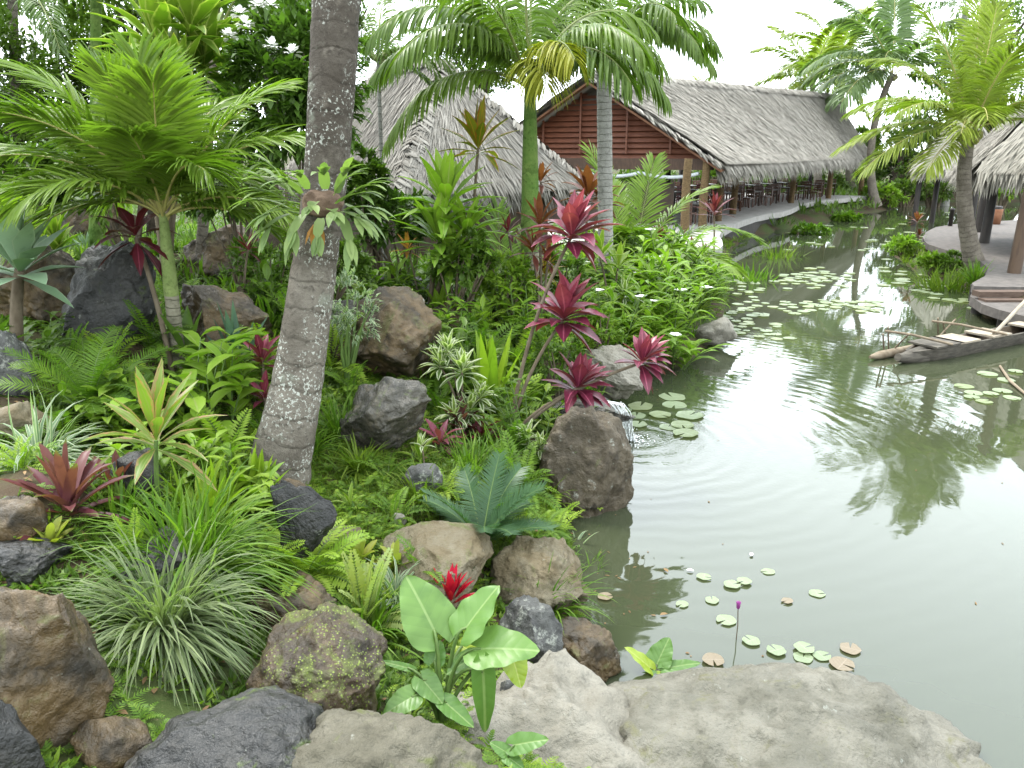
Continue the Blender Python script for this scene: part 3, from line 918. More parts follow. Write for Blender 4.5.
# ------------------------------------------------------------------ thatch
def thatch_face(mb, e0, e1, r1, r0, seed, dens=60., L=.8, Wd=.10, hang=.28, thick=.22, eave=True, lift=.03):
    """one roof face: eave e0->e1, ridge r0->r1 (r0 above e0); slab plus overlapping bundles of thatch, last row hanging"""
    rng = np.random.default_rng(seed)
    e0, e1, r0, r1 = [np.asarray(v, float) for v in (e0, e1, r0, r1)]
    nn = nrm(np.cross(e1 - e0, (r0 + r1) / 2 - (e0 + e1) / 2))
    if nn[2] < 0: nn = -nn
    tn = nn * thick
    N = 14
    g = []
    for a in range(N + 1):
        for b in range(N + 1):
            u, v = a / N, b / N
            p = (e0 * (1 - u) + e1 * u) * (1 - v) + (r0 * (1 - u) + r1 * u) * v
            g.append(p)
    g = np.array(g)
    sag = .05 * fbm(g * .35, 3, seed)[:, None] * nn
    i = np.arange(N)[:, None] * (N + 1)
    j = np.arange(N)[None]
    Fq = np.stack([i + j, i + j + 1, i + N + 1 + j + 1, i + N + 1 + j], -1).reshape(-1, 4)
    mb.add(g + tn * .6 + sag, Fq, tint=.35)
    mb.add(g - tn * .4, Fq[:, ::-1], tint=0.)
    # eave edge
    k = N + 1
    ed = np.arange(k) * k
    V = np.concatenate([(g + tn * .6 + sag)[ed], (g - tn * .4)[ed]])
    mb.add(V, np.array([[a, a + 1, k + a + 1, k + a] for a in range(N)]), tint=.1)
    area = np.linalg.norm(np.cross(e1 - e0, r0 - e0)) / 2 + np.linalg.norm(np.cross(r1 - r0, e1 - r1)) / 2
    n = int(area * dens)
    u, v = rng.random(n * 2), rng.random(n * 2)
    wid = np.linalg.norm(e1 - e0) * (1 - v) + np.linalg.norm(r1 - r0) * v
    keep = rng.random(n * 2) < wid / max(np.linalg.norm(e1 - e0), np.linalg.norm(r1 - r0))
    u, v = u[keep], v[keep]
    SL = np.linalg.norm((r0 + r1) / 2 - (e0 + e1) / 2)
    rows = max(6, int(SL / .28))
    v = (np.floor(v * rows) + rng.uniform(-.25, .25, len(v))) / rows
    v = np.clip(v, .01, 1)
    P = (e0 * (1 - u[:, None]) + e1 * u[:, None]) * (1 - v[:, None]) + (r0 * (1 - u[:, None]) + r1 * u[:, None]) * v[:, None]
    Rg = r0 * (1 - u[:, None]) + r1 * u[:, None]
    Eg = e0 * (1 - u[:, None]) + e1 * u[:, None]
    dn = nrm(Eg - Rg)
    sg = .05 * fbm(P * .35, 3, seed)[:, None] * nn
    ex = nrm(e1 - e0)
    D = dn + ex * rng.normal(0, .10, len(u))[:, None] + nn * np.where(rng.random(len(u)) < .2, rng.uniform(.04, .16, len(u)), rng.uniform(0, .05, len(u)))[:, None]
    LL = L * rng.uniform(.6, 1.2, len(u))
    room = v * np.linalg.norm(Rg - Eg, axis=1) + hang * .8
    LL = np.minimum(LL, np.maximum(room, .25))
    blades(mb, P + tn * .6 + sg + nn * (lift * rng.random(len(u)))[:, None], D, LL, Wd * rng.uniform(.5, 1.3, len(u)), .05, 2, 'strap', .12, S=np.broadcast_to(ex, P.shape), tint=rng.beta(2, 1.6, len(u)))
    if eave:
        m = int(np.linalg.norm(e1 - e0) * 40)
        for q in range(4):
            u = rng.random(m)
            P = e0 * (1 - u[:, None]) + e1 * u[:, None] + dn[0] * (-.22 + .04 * q) + tn * (.68 - .3 * q)
            D = dn[0] + ex * rng.normal(0, .16, m)[:, None] + np.array([0, 0, -.1 - .3 * q]) + nn * rng.uniform(-.05, .12, m)[:, None]
            blades(mb, P, D, rng.uniform(.2, .4, m) + hang * rng.uniform(.3, 1.7, m), Wd * rng.uniform(.5, 1.2, m), rng.uniform(.2, .9, m), 3, 'strap', .1, S=np.broadcast_to(ex, P.shape), tint=rng.beta(2, 2, m))
def ridge_cap(mb, a, b, seed, w=.45):
    rng = np.random.default_rng(seed)
    a, b = np.asarray(a), np.asarray(b)
    m = int(np.linalg.norm(b - a) * 50)
    ex = nrm(b - a)
    sd = nrm(np.cross(ex, (0, 0, 1)))
    for s in (-1, 1):
        u = rng.random(m)
        P = a * (1 - u[:, None]) + b * u[:, None] + np.array([0, 0, .2]) + rng.normal(0, .03, (m, 3))
        D = sd * s + np.array([0, 0, -.5]) + ex * rng.normal(0, .2, m)[:, None]
        blades(mb, P, D, w * rng.uniform(.7, 1.3, m), .1 * rng.uniform(.5, 1.3, m), .5, 3, 'strap', .1, S=np.broadcast_to(ex, P.shape), tint=rng.random(m))

# ------------------------------------------------------------------ restaurant
DK = .8
AP = U(588, 76, 32)
ER = U(716, 164, 29.6)
EL = np.array([AP[0] * 2 - ER[0], AP[1] * 2 - ER[1] + .6, ER[2]])
RF = U(838, 98, 54.5)
EF = U(868, 156, 53.5)
EFL = np.array([RF[0] * 2 - EF[0], RF[1] * 2 - EF[1] + 1.5, EF[2]])
RF2 = RF + (AP - RF) * .03
rest = thing('restaurant', 'long open sided restaurant with grey thatched roof and reddish louvred gable', 'restaurant', (ER[0], ER[1], 0))
mb = MB()
thatch_face(mb, ER, EF, RF2, AP, 1, 105, .8, .075, .42)
thatch_face(mb, EL, EFL, RF2, AP, 2, 8, .9, .2, .2)
hipc = EF + (RF - EF) * 0
thatch_face(mb, EF, EFL, RF2 + (EFL - EF) * .002, RF2, 3, 70, .8, .08, .3)
ridge_cap(mb, AP, RF2, 4)
# bound edge of the thatch along the gable rake
for a, b in ((ER, AP), (EL, AP)):
    rng = np.random.default_rng(5)
    m = 260
    u = rng.random(m)
    P = a * (1 - u[:, None]) + b * u[:, None] + np.array([0, 0, .05]) + rng.normal(0, .04, (m, 3))
    dn = nrm(a - b)
    out = nrm(np.array([-(AP - RF)[1] * 0 + (AP - RF)[0], (AP - RF)[1], 0]))
    blades(mb, P, dn * .9 + out * rng.uniform(.1, .6, m)[:, None], rng.uniform(.25, .5, m), .1, .5, 2, 'strap', .1, tint=rng.random(m))
mb.build('roof', MATS['thatch'], rest)
gx_ = nrm((EL - ER) * np.array([1, 1, 0]))          # along the gable, away from the pond
gin = nrm((RF - AP) * np.array([1, 1, 0]))          # into the building
half = np.linalg.norm((EL - ER)[:2]) / 2
mid = (EL + ER) / 2
zt = AP[2]
ez = ER[2]
def rake(u):      # half width of the gable at height fraction
    return half * (1 - u)
# barge boards
mb = MB()
for s, E in ((1, ER), (-1, EL)):
    a = E + np.array([0, 0, -.12]) + gin * .12
    b = AP + np.array([0, 0, -.22]) + gin * .12
    beam(mb, a - nrm(b - a) * .25, b, .07, .34, up=np.cross(nrm(b - a), gx_))
mb.build('barge_board', MATS['barge_wood'], rest, smooth=False)
# louvres
mb = MB()
z = ez + .24
GO = gin * .62
while z < zt - .45:
    u = (z - ez) / (zt - ez)
    hw = rake(u) - .38
    if hw > .15:
        cc = np.array([mid[0], mid[1], z]) + GO
        tl = nrm(gx_)
        nrm_ = np.array([gin[0] * .55, gin[1] * .55, .83])
        box(mb, cc, (hw * 2, .23, .028), ax=np.array([tl, nrm_, np.cross(tl, nrm_)]))
    z += .205
mb.build('louvre', MATS['louvre_wood'], rest, smooth=False)
mb = MB()
for f in (-.78, -.42, -.1, .28, .62):
    x = f * half
    h = (1 - abs(f)) * (zt - ez) - .35
    if h > .4:
        mb = MB(); box(mb, np.array([mid[0], mid[1], ez + .24 + h / 2]) - gx_ * x + GO * .72, (.07, .05, h - .2), ax=np.array([gx_, np.cross((0, 0, 1), gx_), (0, 0, 1)]))
        mb.build('mullion', MATS['louvre_wood'], rest, smooth=False)
mb = MB()
V = np.array([mid + gx_ * (half - .3), mid - gx_ * (half - .3), AP - np.array([0, 0, .3])]) + GO * 1.35
V[:2, 2] = ez + .1
mb.add(V, [(0, 1, 2)])
V2 = V + gin * .06
mb.add(V2, [(2, 1, 0)])
mb.build('gable_backing', MATS['floor_dark'], rest, smooth=False)
mb = MB()
box(mb, np.array([mid[0], mid[1], ez - .03]) + GO * .9, (half * 2 - .7, .3, .40), ax=np.array([gx_, np.cross((0, 0, 1), gx_), (0, 0, 1)]))
mb.build('beam', MATS['dark_beam'], rest, smooth=False)
# eave beam along the pond side
fr0 = ZP(686, 232, DK)
POSTS = [(684, 233), (702, 229), (718, 221), (733, 214), (791, 203), (828, 198.5), (860, 195)]
pts = [ZP(x, y, DK) for x, y in POSTS]
mb = MB()
for a, b in zip(pts[2:-1], pts[3:]):
    beam(mb, np.array([a[0], a[1], ez + .12]), np.array([b[0], b[1], ez + .12]), .2, .26)
mb.build('beam', MATS['dark_beam'], rest, smooth=False)
rng = np.random.default_rng(11)
for k, p in enumerate(pts):
    mb = MB()
    n = 34
    zz = np.linspace(DK - .02, ez + .2, n)
    r = .15 * (1 + .05 * np.sin(zz * 34) + rng.normal(0, .02, n)) * np.linspace(1.08, .94, n)
    tube(mb, [(p[0] + .02 * math.sin(z * 2 + k), p[1], z) for z in zz], r, 12)
    mb.build('post', MATS['post_coir'], rest)
# inner posts, dark, in two rows
for a, b in zip(pts[3:], pts[4:] + [pts[-1]]):
    for off in (3.2, 6.4):
        p = a + gx_ * off
        mb = MB()
        tube(mb, [(p[0], p[1], DK - .02), (p[0], p[1], 2), (p[0], p[1], ez + off * .55)], .12, 8)
        mb.build('post', MATS['post_dark'], rest)
# deck: curved slab
DECK_PX = [(694, 254), (702, 254), (711, 252), (719, 249), (723, 245), (722, 240), (719, 236), (722, 231), (730, 226.5), (741, 221.5), (756, 216.5), (771, 213.5), (783, 212), (792, 209), (801, 204.5), (812, 202), (830, 200), (850, 198), (868, 196)]
edge = [ZP(x, y, DK)[:2] for x, y in DECK_PX]
inner = [edge[-1] + gx_[:2] * 9 + gin[:2] * .5, ER[:2] + gx_[:2] * 9.2 - gin[:2] * .6, edge[0] + gx_[:2] * 5.]
dkp = np.array(edge + [v for v in inner])
if np.sum(dkp[:, 0] * np.roll(dkp[:, 1], -1) - np.roll(dkp[:, 0], -1) * dkp[:, 1]) < 0: dkp = dkp[::-1]
mb = MB()
prism(mb, [tuple(v) for v in dkp], DK - .24, DK)
deck = mb.build('boardwalk', MATS['deck_pale'], origin=(edge[0][0], edge[0][1], 0), smooth=False)
tag(deck, 'curved pale grey walkway along the pond side of the restaurant', 'walkway')
for k in (5, 8, 10, 12, 14, 15, 16, 17, 18):
    e = np.array(edge[k]) + gx_[:2] * .8
    mb = MB()
    tube(mb, [(e[0], e[1], -.9), (e[0], e[1], 0), (e[0], e[1], DK - .22)], .14, 8)
    mb.build('pile', MATS['post_dark'], deck)
mb = MB()
eA, eB = np.array(edge[2]) + gx_[:2] * 2.2, np.array(edge[-1]) + gx_[:2] * 2.2
beam(mb, (*eA, .25), (*eB, .25), .15, .9)
mb.build('retaining_board', MATS['post_dark'], deck, smooth=False)
# dark slatted half wall at the back of the dining floor
mb = MB()
wa = pts[2] + gx_ * 8.6
wb = pts[-1] + gx_ * 8.6
for k in range(60):
    p = wa + (wb - wa) * k / 59
    box(mb, (p[0], p[1], DK + .55), (.12, .05, 1.1), rz=math.atan2(gin[1], gin[0]))
mb.build('railing', MATS['table_wood'], rest, smooth=False)
mb = MB()
wa = ER + gx_ * 2.1 + gin * 1.2
wb = ER + gx_ * 8.8 + gin * 1.2
beam(mb, (wa[0], wa[1], DK + .8), (wb[0], wb[1], DK + .8), .06, 1.6)  # dark panel added to deepen the shade under the gable
mb.build('added_shade_panel', MATS['table_wood'], rest, smooth=False)

# rolled awning under the gable beam
mb = MB()
a = np.array([mid[0], mid[1], ez - .34]) - gx_ * (half - .75) + GO * .5
b = a + gx_ * 4.6
P = [a + (b - a) * t + np.array([0, 0, -.16 * math.sin(PI * ((t * 2) % 1.0)) ** .8]) for t in np.linspace(0, 1, 25)]
tube(mb, P, .065, 8)
tag(mb.build('rolled_awning', MATS['awning'], origin=a), 'pale blue rolled awning sagging under the gable beam', 'awning')

# dining furniture
def chair_proto(mat, name, label):
    t = thing(name, label, 'chair', (0, 0, 0))
    def p(nm, fn):
        mb = MB(); fn(mb); mb.build(nm, mat, t, smooth=False)
    p('seat', lambda m: box(m, (0, 0, .45), (.46, .46, .06)))
    def back(m):
        for x in (-.2, .2): box(m, (x, -.22, .72), (.045, .04, .52))
        for z in (.58, .70, .82): box(m, (0, -.22, z), (.36, .025, .07))
        box(m, (0, -.22, .95), (.46, .045, .10))
    p('backrest', back)
    for x in (-.19, .19):
        for y in (-.19, .19):
            p('leg', lambda m, x=x, y=y: box(m, (x, y, .21), (.05, .05, .42)))
    return t
def table_proto():
    t = thing('dining_table', 'dark dining table', 'table', (0, 0, 0))
    mb = MB(); box(mb, (0, 0, .74), (.9, 1.0, .05)); mb.build('tabletop', MATS['table_wood'], t, smooth=False)
    for x in (-.36, .36):
        for y in (-.42, .42):
            mb = MB(); box(mb, (x, y, .357), (.07, .07, .715)); mb.build('leg', MATS['table_wood'], t, smooth=False)
    mb = MB()
    for x in (-.22, .22): box(mb, (x, 0, .772), (.3, .34, .012)); box(mb, (x, .3, .80), (.07, .07, .07))
    mb.build('place_setting', MATS['linen'], t, smooth=False)
    return t
ch0 = chair_proto(MATS['chair_wood'], 'dining_chair', 'dark wooden dining chair')
ch1 = chair_proto(MATS['chair_red'], 'dining_chair', 'dark red dining chair')
tb0 = table_proto()
used = {}
def put(proto, p, rz, label, group):
    if proto.name not in used:
        used[proto.name] = 1
        proto.location = [float(x) for x in p]; proto.rotation_euler = (0, 0, rz); proto['label'] = label; proto['group'] = group
        return proto
    return dup(proto, p, rz, 1., label, group)
ang = math.atan2(gin[1], gin[0])
row0, row1 = pts[3] + gx_ * 1.0, pts[-1] + gx_ * 1.0
nt_ = 8
for k in range(nt_):
    for r, off in enumerate((.6, 3.6, 6.2)):
        q = row0 + (row1 - row0) * (k + .3) / nt_ + gx_ * off
        lab = ['dark set dining table in the row nearest the pond', 'dark set dining table in the middle row of the shaded restaurant', 'dark set dining table in the rear row of the restaurant'][r]
        put(tb0, (q[0], q[1], DK), ang, lab, ['tables in the front row', 'tables in the middle row', 'tables in the rear row'][r])
        for s in (-1, 1):
            c = q + gin * .78 * s
            cp = ch1 if (r == 1 and k < 3) else ch0
            l2 = 'dark red dining chair in the middle row under the thatch' if cp is ch1 else ['brown wooden dining chair in the row nearest the pond', 'brown wooden dining chair in the middle row of the restaurant', 'brown wooden dining chair in the rear row of the restaurant'][r]
            put(cp, (c[0], c[1], DK), ang + PI / 2 * s + random.Random(k * 7 + r).uniform(-.2, .2), l2, l2)
# chairs drawn out onto the walkway side
for (px, py, rz, lab) in ((747, 207.5, 2.4, 'brown dining chair turned out on the walkway by the fourth post'), (736, 211, 1.2, 'brown dining chair seen edge on beside the fourth post'), (765, 205.5, 2.2, 'brown dining chair facing away beside a front row table'), (815, 200, 2.3, 'brown dining chair between the two farther front posts')):
    p = ZP(px, py, DK)
    dup(ch0, p, rz, 1., lab, 'chairs set out along the walkway')
# a few near tables behind the gable posts
for k in range(3):
    q = pts[1] + gx_ * (1.2 + 1.9 * k) + gin * 2.2
    put(tb0, (q[0], q[1], DK), ang, 'white set dining table just behind the gable posts', 'tables behind the gable posts')
    for s in (-1, 1):
        c = q + gin * .78 * s
        put(ch0, (c[0], c[1], DK), ang + PI / 2 * s, 'brown dining chair at a table just behind the gable posts', 'chairs behind the gable posts')

# ------------------------------------------------------------------ thatched hut in the garden
hc = U(425, 62, 21.5)
tipR = U(582, 186, 21.5)
he = tipR[2]
hr = tipR[0] - hc[0]
RR_, RL_ = U(444, 68, 21.3), U(384, 66, 21.9)
RL_[2] = RR_[2]
hut = thing('thatched_hut', 'square hut with a steep pyramid of old grey thatch behind the garden', 'hut', (hc[0], hc[1], gz(hc[0], hc[1])))
cor = [np.array([hc[0] + hr * math.cos(a), hc[1] + hr * math.sin(a), he]) for a in (R(-4), R(86), R(176), R(266))]
mb = MB()
for k in range(4):
    a, b = cor[k], cor[(k + 1) % 4]
    q0, q1 = [(RR_, RL_), (RL_, RL_ + (b - a) * .001), (RL_, RR_), (RR_, RR_ + (b - a) * .001)][k]
    thatch_face(mb, a, b, q1, q0, 20 + k, 420 if k in (3, 2) else 30, .6, .034, .25)
for k, c in enumerate(cor):
    ridge_cap(mb, RR_ if k in (0, 3) else RL_, c, 31, .3)
ridge_cap(mb, RR_, RL_, 32, .4)
mb.build('roof', MATS['thatch_old'], hut)
mb = MB()
g0 = gz(hc[0], hc[1])
pr = [hc[:2] + (c[:2] - hc[:2]) * .78 for c in cor]
prism(mb, [tuple(p) for p in pr], g0 - .3, he + .5)
mb.build('wall', MATS['post_brown'], hut, smooth=False)

# ------------------------------------------------------------------ pavilion deck across the pond
D2, D1 = .62, .40
UP_PX = [(1220, 287), (1040, 287), (1000, 287), (974, 286), (972, 283), (985, 276), (988, 268), (980, 261), (962, 254), (943, 249), (928, 244), (922, 238.5), (926, 232), (936, 227), (955, 224), (985, 222), (1030, 219), (1100, 217), (1220, 225)]
up = np.array([ZP(x, y, D2)[:2] for x, y in UP_PX])
if np.sum(up[:, 0] * np.roll(up[:, 1], -1) - np.roll(up[:, 0], -1) * up[:, 1]) < 0: up = up[::-1]
pv = thing('pavilion', 'open pavilion with dark posts and shaggy thatch on a grey timber deck', 'pavilion', (*ZP(1040, 250, D2)[:2], 0))
mb = MB(); prism(mb, [tuple(v) for v in up], D2 - .2, D2); mb.build('upper_deck', MATS['deck_grey'], pv, smooth=False)
LO_PX = [(1060, 280), (1000, 281), (976, 284), (973, 291), (970, 296), (982, 304), (1000, 310), (1024, 316), (1080, 326), (1220, 326), (1220, 280)]
lo = np.array([ZP(x, y, D1)[:2] for x, y in LO_PX])
if np.sum(lo[:, 0] * np.roll(lo[:, 1], -1) - np.roll(lo[:, 0], -1) * lo[:, 1]) < 0: lo = lo[::-1]
mb = MB(); prism(mb, [tuple(v) for v in lo], D1 - .2, D1); mb.build('lower_deck', MATS['deck_grey'], pv, smooth=False)
sa, sb = ZP(973, 288, D2), ZP(1150, 288, D2)
mb = MB()
for k, (dz, dy) in enumerate(((.16, -.02), (.03, -.3))):
    c = (sa + sb) / 2
    box(mb, (c[0], sa[1] + dy - .12, D2 - .2 - .055 * 0 + (.10 if k == 0 else -.03)), (sb[0] - sa[0], .3, .12))
mb.build('step', MATS['step_wood'], pv, smooth=False)
for px, py in ((984, 243), (978, 232), (1014, 273), (1040, 262), (1035, 233)):
    p = ZP(px, py, D2)
    mb = MB()
    tube(mb, [(p[0], p[1], D2 - .1), (p[0] + .02, p[1], 1.8), (p[0] + .05, p[1], 4.2)], [.16, .145, .13], 12)
    mb.build('post', MATS['post_dark'] if px < 1010 else MATS['post_brown'], pv)
for x, y in [up[k] for k in range(0, len(up), 2)]:
    mb = MB(); v = np.array([x, y]); c = up.mean(0); v = v + (c - v) * .12
    tube(mb, [(v[0], v[1], -.9), (v[0], v[1], 0.), (v[0], v[1], D2 - .19)], .12, 8); mb.build('pile', MATS['post_dark'], pv)
for x, y in [lo[k] for k in range(0, len(lo), 2)]:
    mb = MB(); v = np.array([x, y]); c = lo.mean(0); v = v + (c - v) * .12
    tube(mb, [(v[0], v[1], -.9), (v[0], v[1], 0.), (v[0], v[1], D1 - .19)], .12, 8); mb.build('pile', MATS['post_dark'], pv)
pe = U(980, 170, 24.5)
pc = np.array([pe[0] + 4.4, pe[1] + .7, 0])
pr_ = np.linalg.norm(pe[:2] - pc[:2])
a0 = math.atan2(pe[1] - pc[1], pe[0] - pc[0])
apx = np.array([pc[0], pc[1], pe[2] + pr_ * 1.05])
mb = MB()
cs = [np.array([pc[0] + pr_ * math.cos(a0 + R(60 * k)), pc[1] + pr_ * math.sin(a0 + R(60 * k)), pe[2]]) for k in range(6)]
for k in range(6):
    a, b = cs[k], cs[(k + 1) % 6]
    thatch_face(mb, a, b, apx + (b - a) * .001, apx, 40 + k, 120 if k in (0, 1, 5, 2, 4) else 20, .7, .06, .38)
mb.build('roof', MATS['thatch'], pv)
# second, smaller hut further along the bank
hc2 = U(968, 108, 40)
he2 = U(915, 166, 40)
hr2 = abs(hc2[0] - he2[0])
h2 = thing('bank_hut', 'small thatched hut farther along the bank behind the coconut palm', 'hut', (hc2[0], hc2[1], gz(hc2[0], hc2[1])))
mb = MB()
cs = [np.array([hc2[0] + hr2 * math.cos(a), hc2[1] + hr2 * math.sin(a), he2[2]]) for a in (R(-90), R(0), R(90), R(180))]
for k in range(4):
    a, b = cs[k], cs[(k + 1) % 4]
    thatch_face(mb, a, b, hc2 + (b - a) * .001, hc2, 50 + k, 30, .9, .14, .35)
mb.build('roof', MATS['thatch'], h2)
for c in cs:
    v = hc2[:2] + (c[:2] - hc2[:2]) * .85
    mb = MB(); tube(mb, [(v[0], v[1], gz(*v) - .2), (v[0], v[1], 2), (v[0], v[1], he2[2] + .2)], .13, 8); mb.build('post', MATS['post_dark'], h2)
# tub on the deck, bollard
p = ZP(994, 224, D2)
t = thing('planter_tub', 'terracotta coloured tub with a dark lid on the pavilion deck', 'tub', p)
s = mpp(p)
mb = MB(); lathe(mb, p, [(0, 0.), (5.5 * s, 0.), (6.2 * s, 14 * s), (6.0 * s, 14.5 * s), (0, 14.5 * s)], 16); mb.build('body', MATS['terracotta'], t)
mb = MB(); lathe(mb, p + np.array([0, 0, 14.5 * s + .003]), [(5.2 * s, 0), (5.2 * s, 2.4 * s), (4.6 * s, 3 * s), (0, 3 * s)], 16); mb.build('lid', MATS['post_dark'], t)
p = ZP(950, 226, D2)
s = mpp(p)
mb = MB(); lathe(mb, p, [(0, 0), (2.1 * s, 0), (2. * s, 15 * s), (2.4 * s, 15.2 * s), (2.4 * s, 17 * s), (0, 18 * s)], 12)
tag(mb.build('bollard', MATS['post_dark'], origin=p), 'short dark wooden bollard at the corner of the pavilion deck', 'bollard')

# ------------------------------------------------------------------ outrigger canoe
bow = ZP(904, 363, 0.0)
stn = ZP(1024, 339, 0.0)
cd = nrm(stn - bow)
cs_ = np.array([-cd[1], cd[0], 0.])          # toward far side
CL = 5.0
cn = thing('outrigger_canoe', 'weathered grey outrigger canoe moored beside the pavilion steps', 'canoe', bow)
def hull_sec(t):
    x = t * CL
    w = .27 * min(1, (t / .16) ** .6) * min(1, ((1 - t) / .1 + .05) ** .5)
    top = .24 + .05 * max(0, (t - .7)) - .04 * max(0, .12 - t) / .12
    bot = -.14 + .20 * max(0, (.2 - t) / .2) ** 1.4 + .2 * max(0, (t - .9) / .1) ** 2
    return x, w, top, bot
mb = MB()
K, M = 30, 9
outer, inn = [], []
for k in range(K):
    t = .02 + .98 * k / (K - 1)
    x, w, top, bot = hull_sec(t)
    for ro, (ww, bb) in ((outer, (w, bot)), (inn, (max(w - .045, .01), bot + .07))):
        for q in range(M):
            a = PI * q / (M - 1)
            yy = ww * math.cos(a) * (1 - .15 * math.sin(a))
            zz = top - (top - bb) * math.sin(a) ** .7
            ro.append(bow + cd * x + cs_ * yy + np.array([0, 0, zz]))
outer, inn = np.array(outer), np.array(inn)
i = np.arange(K - 1)[:, None] * M
j = np.arange(M - 1)[None]
Fq = np.stack([i + j, i + M + j, i + M + j + 1, i + j + 1], -1).reshape(-1, 4)
mb.add(outer, Fq)
mb.add(inn, Fq[:, ::-1], mat=1)
n0 = len(outer)
rim = []
for k in range(K - 1):
    for q in (0, M - 1):
        rim.append((k * M + q, (k + 1) * M + q, n0 + (k + 1) * M + q, n0 + k * M + q))
mb.add(np.concatenate([outer, inn]), rim)
mb.add(np.concatenate([outer[:M], outer[-M:]]), [tuple(range(M)), tuple(range(M, 2 * M))])
hull = mb.build('hull', [MATS['canoe_wood'], MATS['canoe_inside']], cn)
mb = MB()
tube(mb, [bow + cd * .5 + np.array([0, 0, .08]), bow + cd * .15 + np.array([0, 0, .10]), bow - cd * .08 + np.array([0, 0, .10]), bow - cd * .2 + np.array([0, 0, .13])], [.17, .13, .085, .07], 10)
mb.build('prow', MATS['canoe_wood'], cn)
for x0, x1, mt in ((.45, 1.25, 'canoe_wood'), (1.15, 1.75, 'plank_pale'), (2.15, 2.75, 'plank_pale'), (3.6, 4.0, 'plank_pale')):
    mb = MB()
    a = bow + cd * (x0 + x1) / 2
    w = hull_sec((x0 + x1) / 2 / CL)[1]
    box(mb, (a[0], a[1], .27), (x1 - x0, w * 2 + .03, .035), rz=math.atan2(cd[1], cd[0]))
    mb.build('thwart', MATS[mt], cn, smooth=False)
FLO = 1.45
fa = bow + cs_ * FLO * .45 - cd * .55
fl0, fl1 = ZP(870, 357, .07), None
fl1 = fl0 + cd * 3.6
mb = MB()
tube(mb, [fl0 - cd * .0, fl0 + cd * .25, fl0 + cd * 1.5, fl1], [.03, .075, .085, .05], 10)
mb.build('outrigger_float', MATS['pole_wood'], cn)
for (ex, ey), (hx, hy), stk in (((885, 331), (950, 344), (((888, 327, .56), (888.6, 350, .06)), ((909, 334, .48), (891, 352, .05)), ((883, 334, .5), (884, 352, .05)))),
                                 ((932, 321), (1004, 334), (((938, 318, .56), (938, 336, .06)), ((955.6, 319, .5), (932, 344, .06)), ((943, 322, .5), (946, 337, .05))))):
    a, b = ZP(ex, ey, .5), ZP(hx, hy, .31)
    mb = MB()
    tube(mb, [a, a * .6 + b * .4 + np.array([0, 0, .03]), b, b + (b - a) * .04], .022, 8)
    mb.build('outrigger_boom', MATS['pole_wood'], cn)
    for p, q in stk:
        mb = MB(); tube(mb, [ZP(*p), ZP(*q)], .015, 6); mb.build('strut', MATS['pole_wood'], cn)
# punting pole resting in the canoe
a = ZP(994, 334, .30)
b = U(1026, 300, stn[1] + .1)
mb = MB(); tube(mb, [a, (a + b) / 2, b + (b - a) * .25], [.035, .037, .034], 8)
tag(mb.build('punting_pole', MATS['plank_pale'], origin=a), 'pale wooden pole leaning out of the canoe toward the deck', 'pole')
# drifting stick in front of canoe
a, b, c = ZP(1000, 366, .02), ZP(1010, 381, .03), ZP(1030, 398, .02)
mb = MB(); tube(mb, [a, b, c], [.02, .025, .02], 6)
tag(mb.build('branch', MATS['pole_wood'], origin=a), 'thin bent stick poking out of the pond near the canoe', 'branch')

# ------------------------------------------------------------------ waterfall and stream
def water_strands(name, path, width, n, seed, label, r=.012, mat='foam'):
    rng = np.random.default_rng(seed)
    P = np.asarray(path, float)
    mb = MB()
    k = len(P)
    T = nrm(P[-1] - P[0])
    sd = nrm(np.cross(T, (0, 0, 1)))
    for q in range(n):
        o = rng.uniform(-.5, .5)
        ph = rng.uniform(0, 9)
        pts_ = [P[m] + sd * (o * width * (1 + .3 * m / k) + .01 * math.sin(ph + m)) + rng.normal(0, .006, 3) for m in range(k)]
        tube(mb, pts_, np.linspace(r * .6, r * rng.uniform(.8, 1.6), k), 5)
    return tag(mb.build(name, MATS[mat], origin=P[0]), label, kind='structure')
wl = U(617, 408, 8.8)
pth = [wl + np.array([-.10, .1, .05]), wl + np.array([0, 0, .05]), wl + np.array([.06, -.05, -.02])]
end = ZP(628, 440, 0)
for t in (.35, .7, 1.):
    pth.append(wl * (1 - t) + end * t + np.array([.06 * (1 - t), 0, .05 * (1 - t)]))
water_strands('waterfall', pth, .20, 16, 7, 'thin white waterfall spilling from the wet ledge into the pond', .006)
rng = np.random.default_rng(8)
mb = MB()
for q in range(260):
    t_ = rng.random()
    p_ = wl * (1 - t_) + end * t_ + np.array([.06 * (1 - t_), 0, .05 * (1 - t_)]) + rng.normal(0, .035, 3) * (.5 + t_)
    s_ = rng.uniform(.003, .007)
    V, Fc = ico(1)
    mb.add(V * np.array([s_, s_, s_ * rng.uniform(1.2, 3.5)]) + p_, Fc)
for q in range(200):
    r_ = abs(rng.normal(0, .17))
    a_ = rng.uniform(0, 2 * PI)
    V, Fc = ico(1)
    s_ = rng.uniform(.004, .014)
    mb.add(V * np.array([s_, s_, s_ * .6]) + end + np.array([r_ * math.cos(a_) + .06, r_ * math.sin(a_) * .8, rng.uniform(0, .07) * math.exp(-r_ * 4)]), Fc)
tag(mb.build('splash_foam', MATS['foam'], origin=end), kind='stuff')
st = [U(372, 276, 12.4), U(392, 284, 11.9), U(415, 293, 11.2), U(432, 303, 10.7), U(441, 318, 10.4)]
0 and water_strands('stream', st, .22, 12, 9, '', .010, 'stream_water')
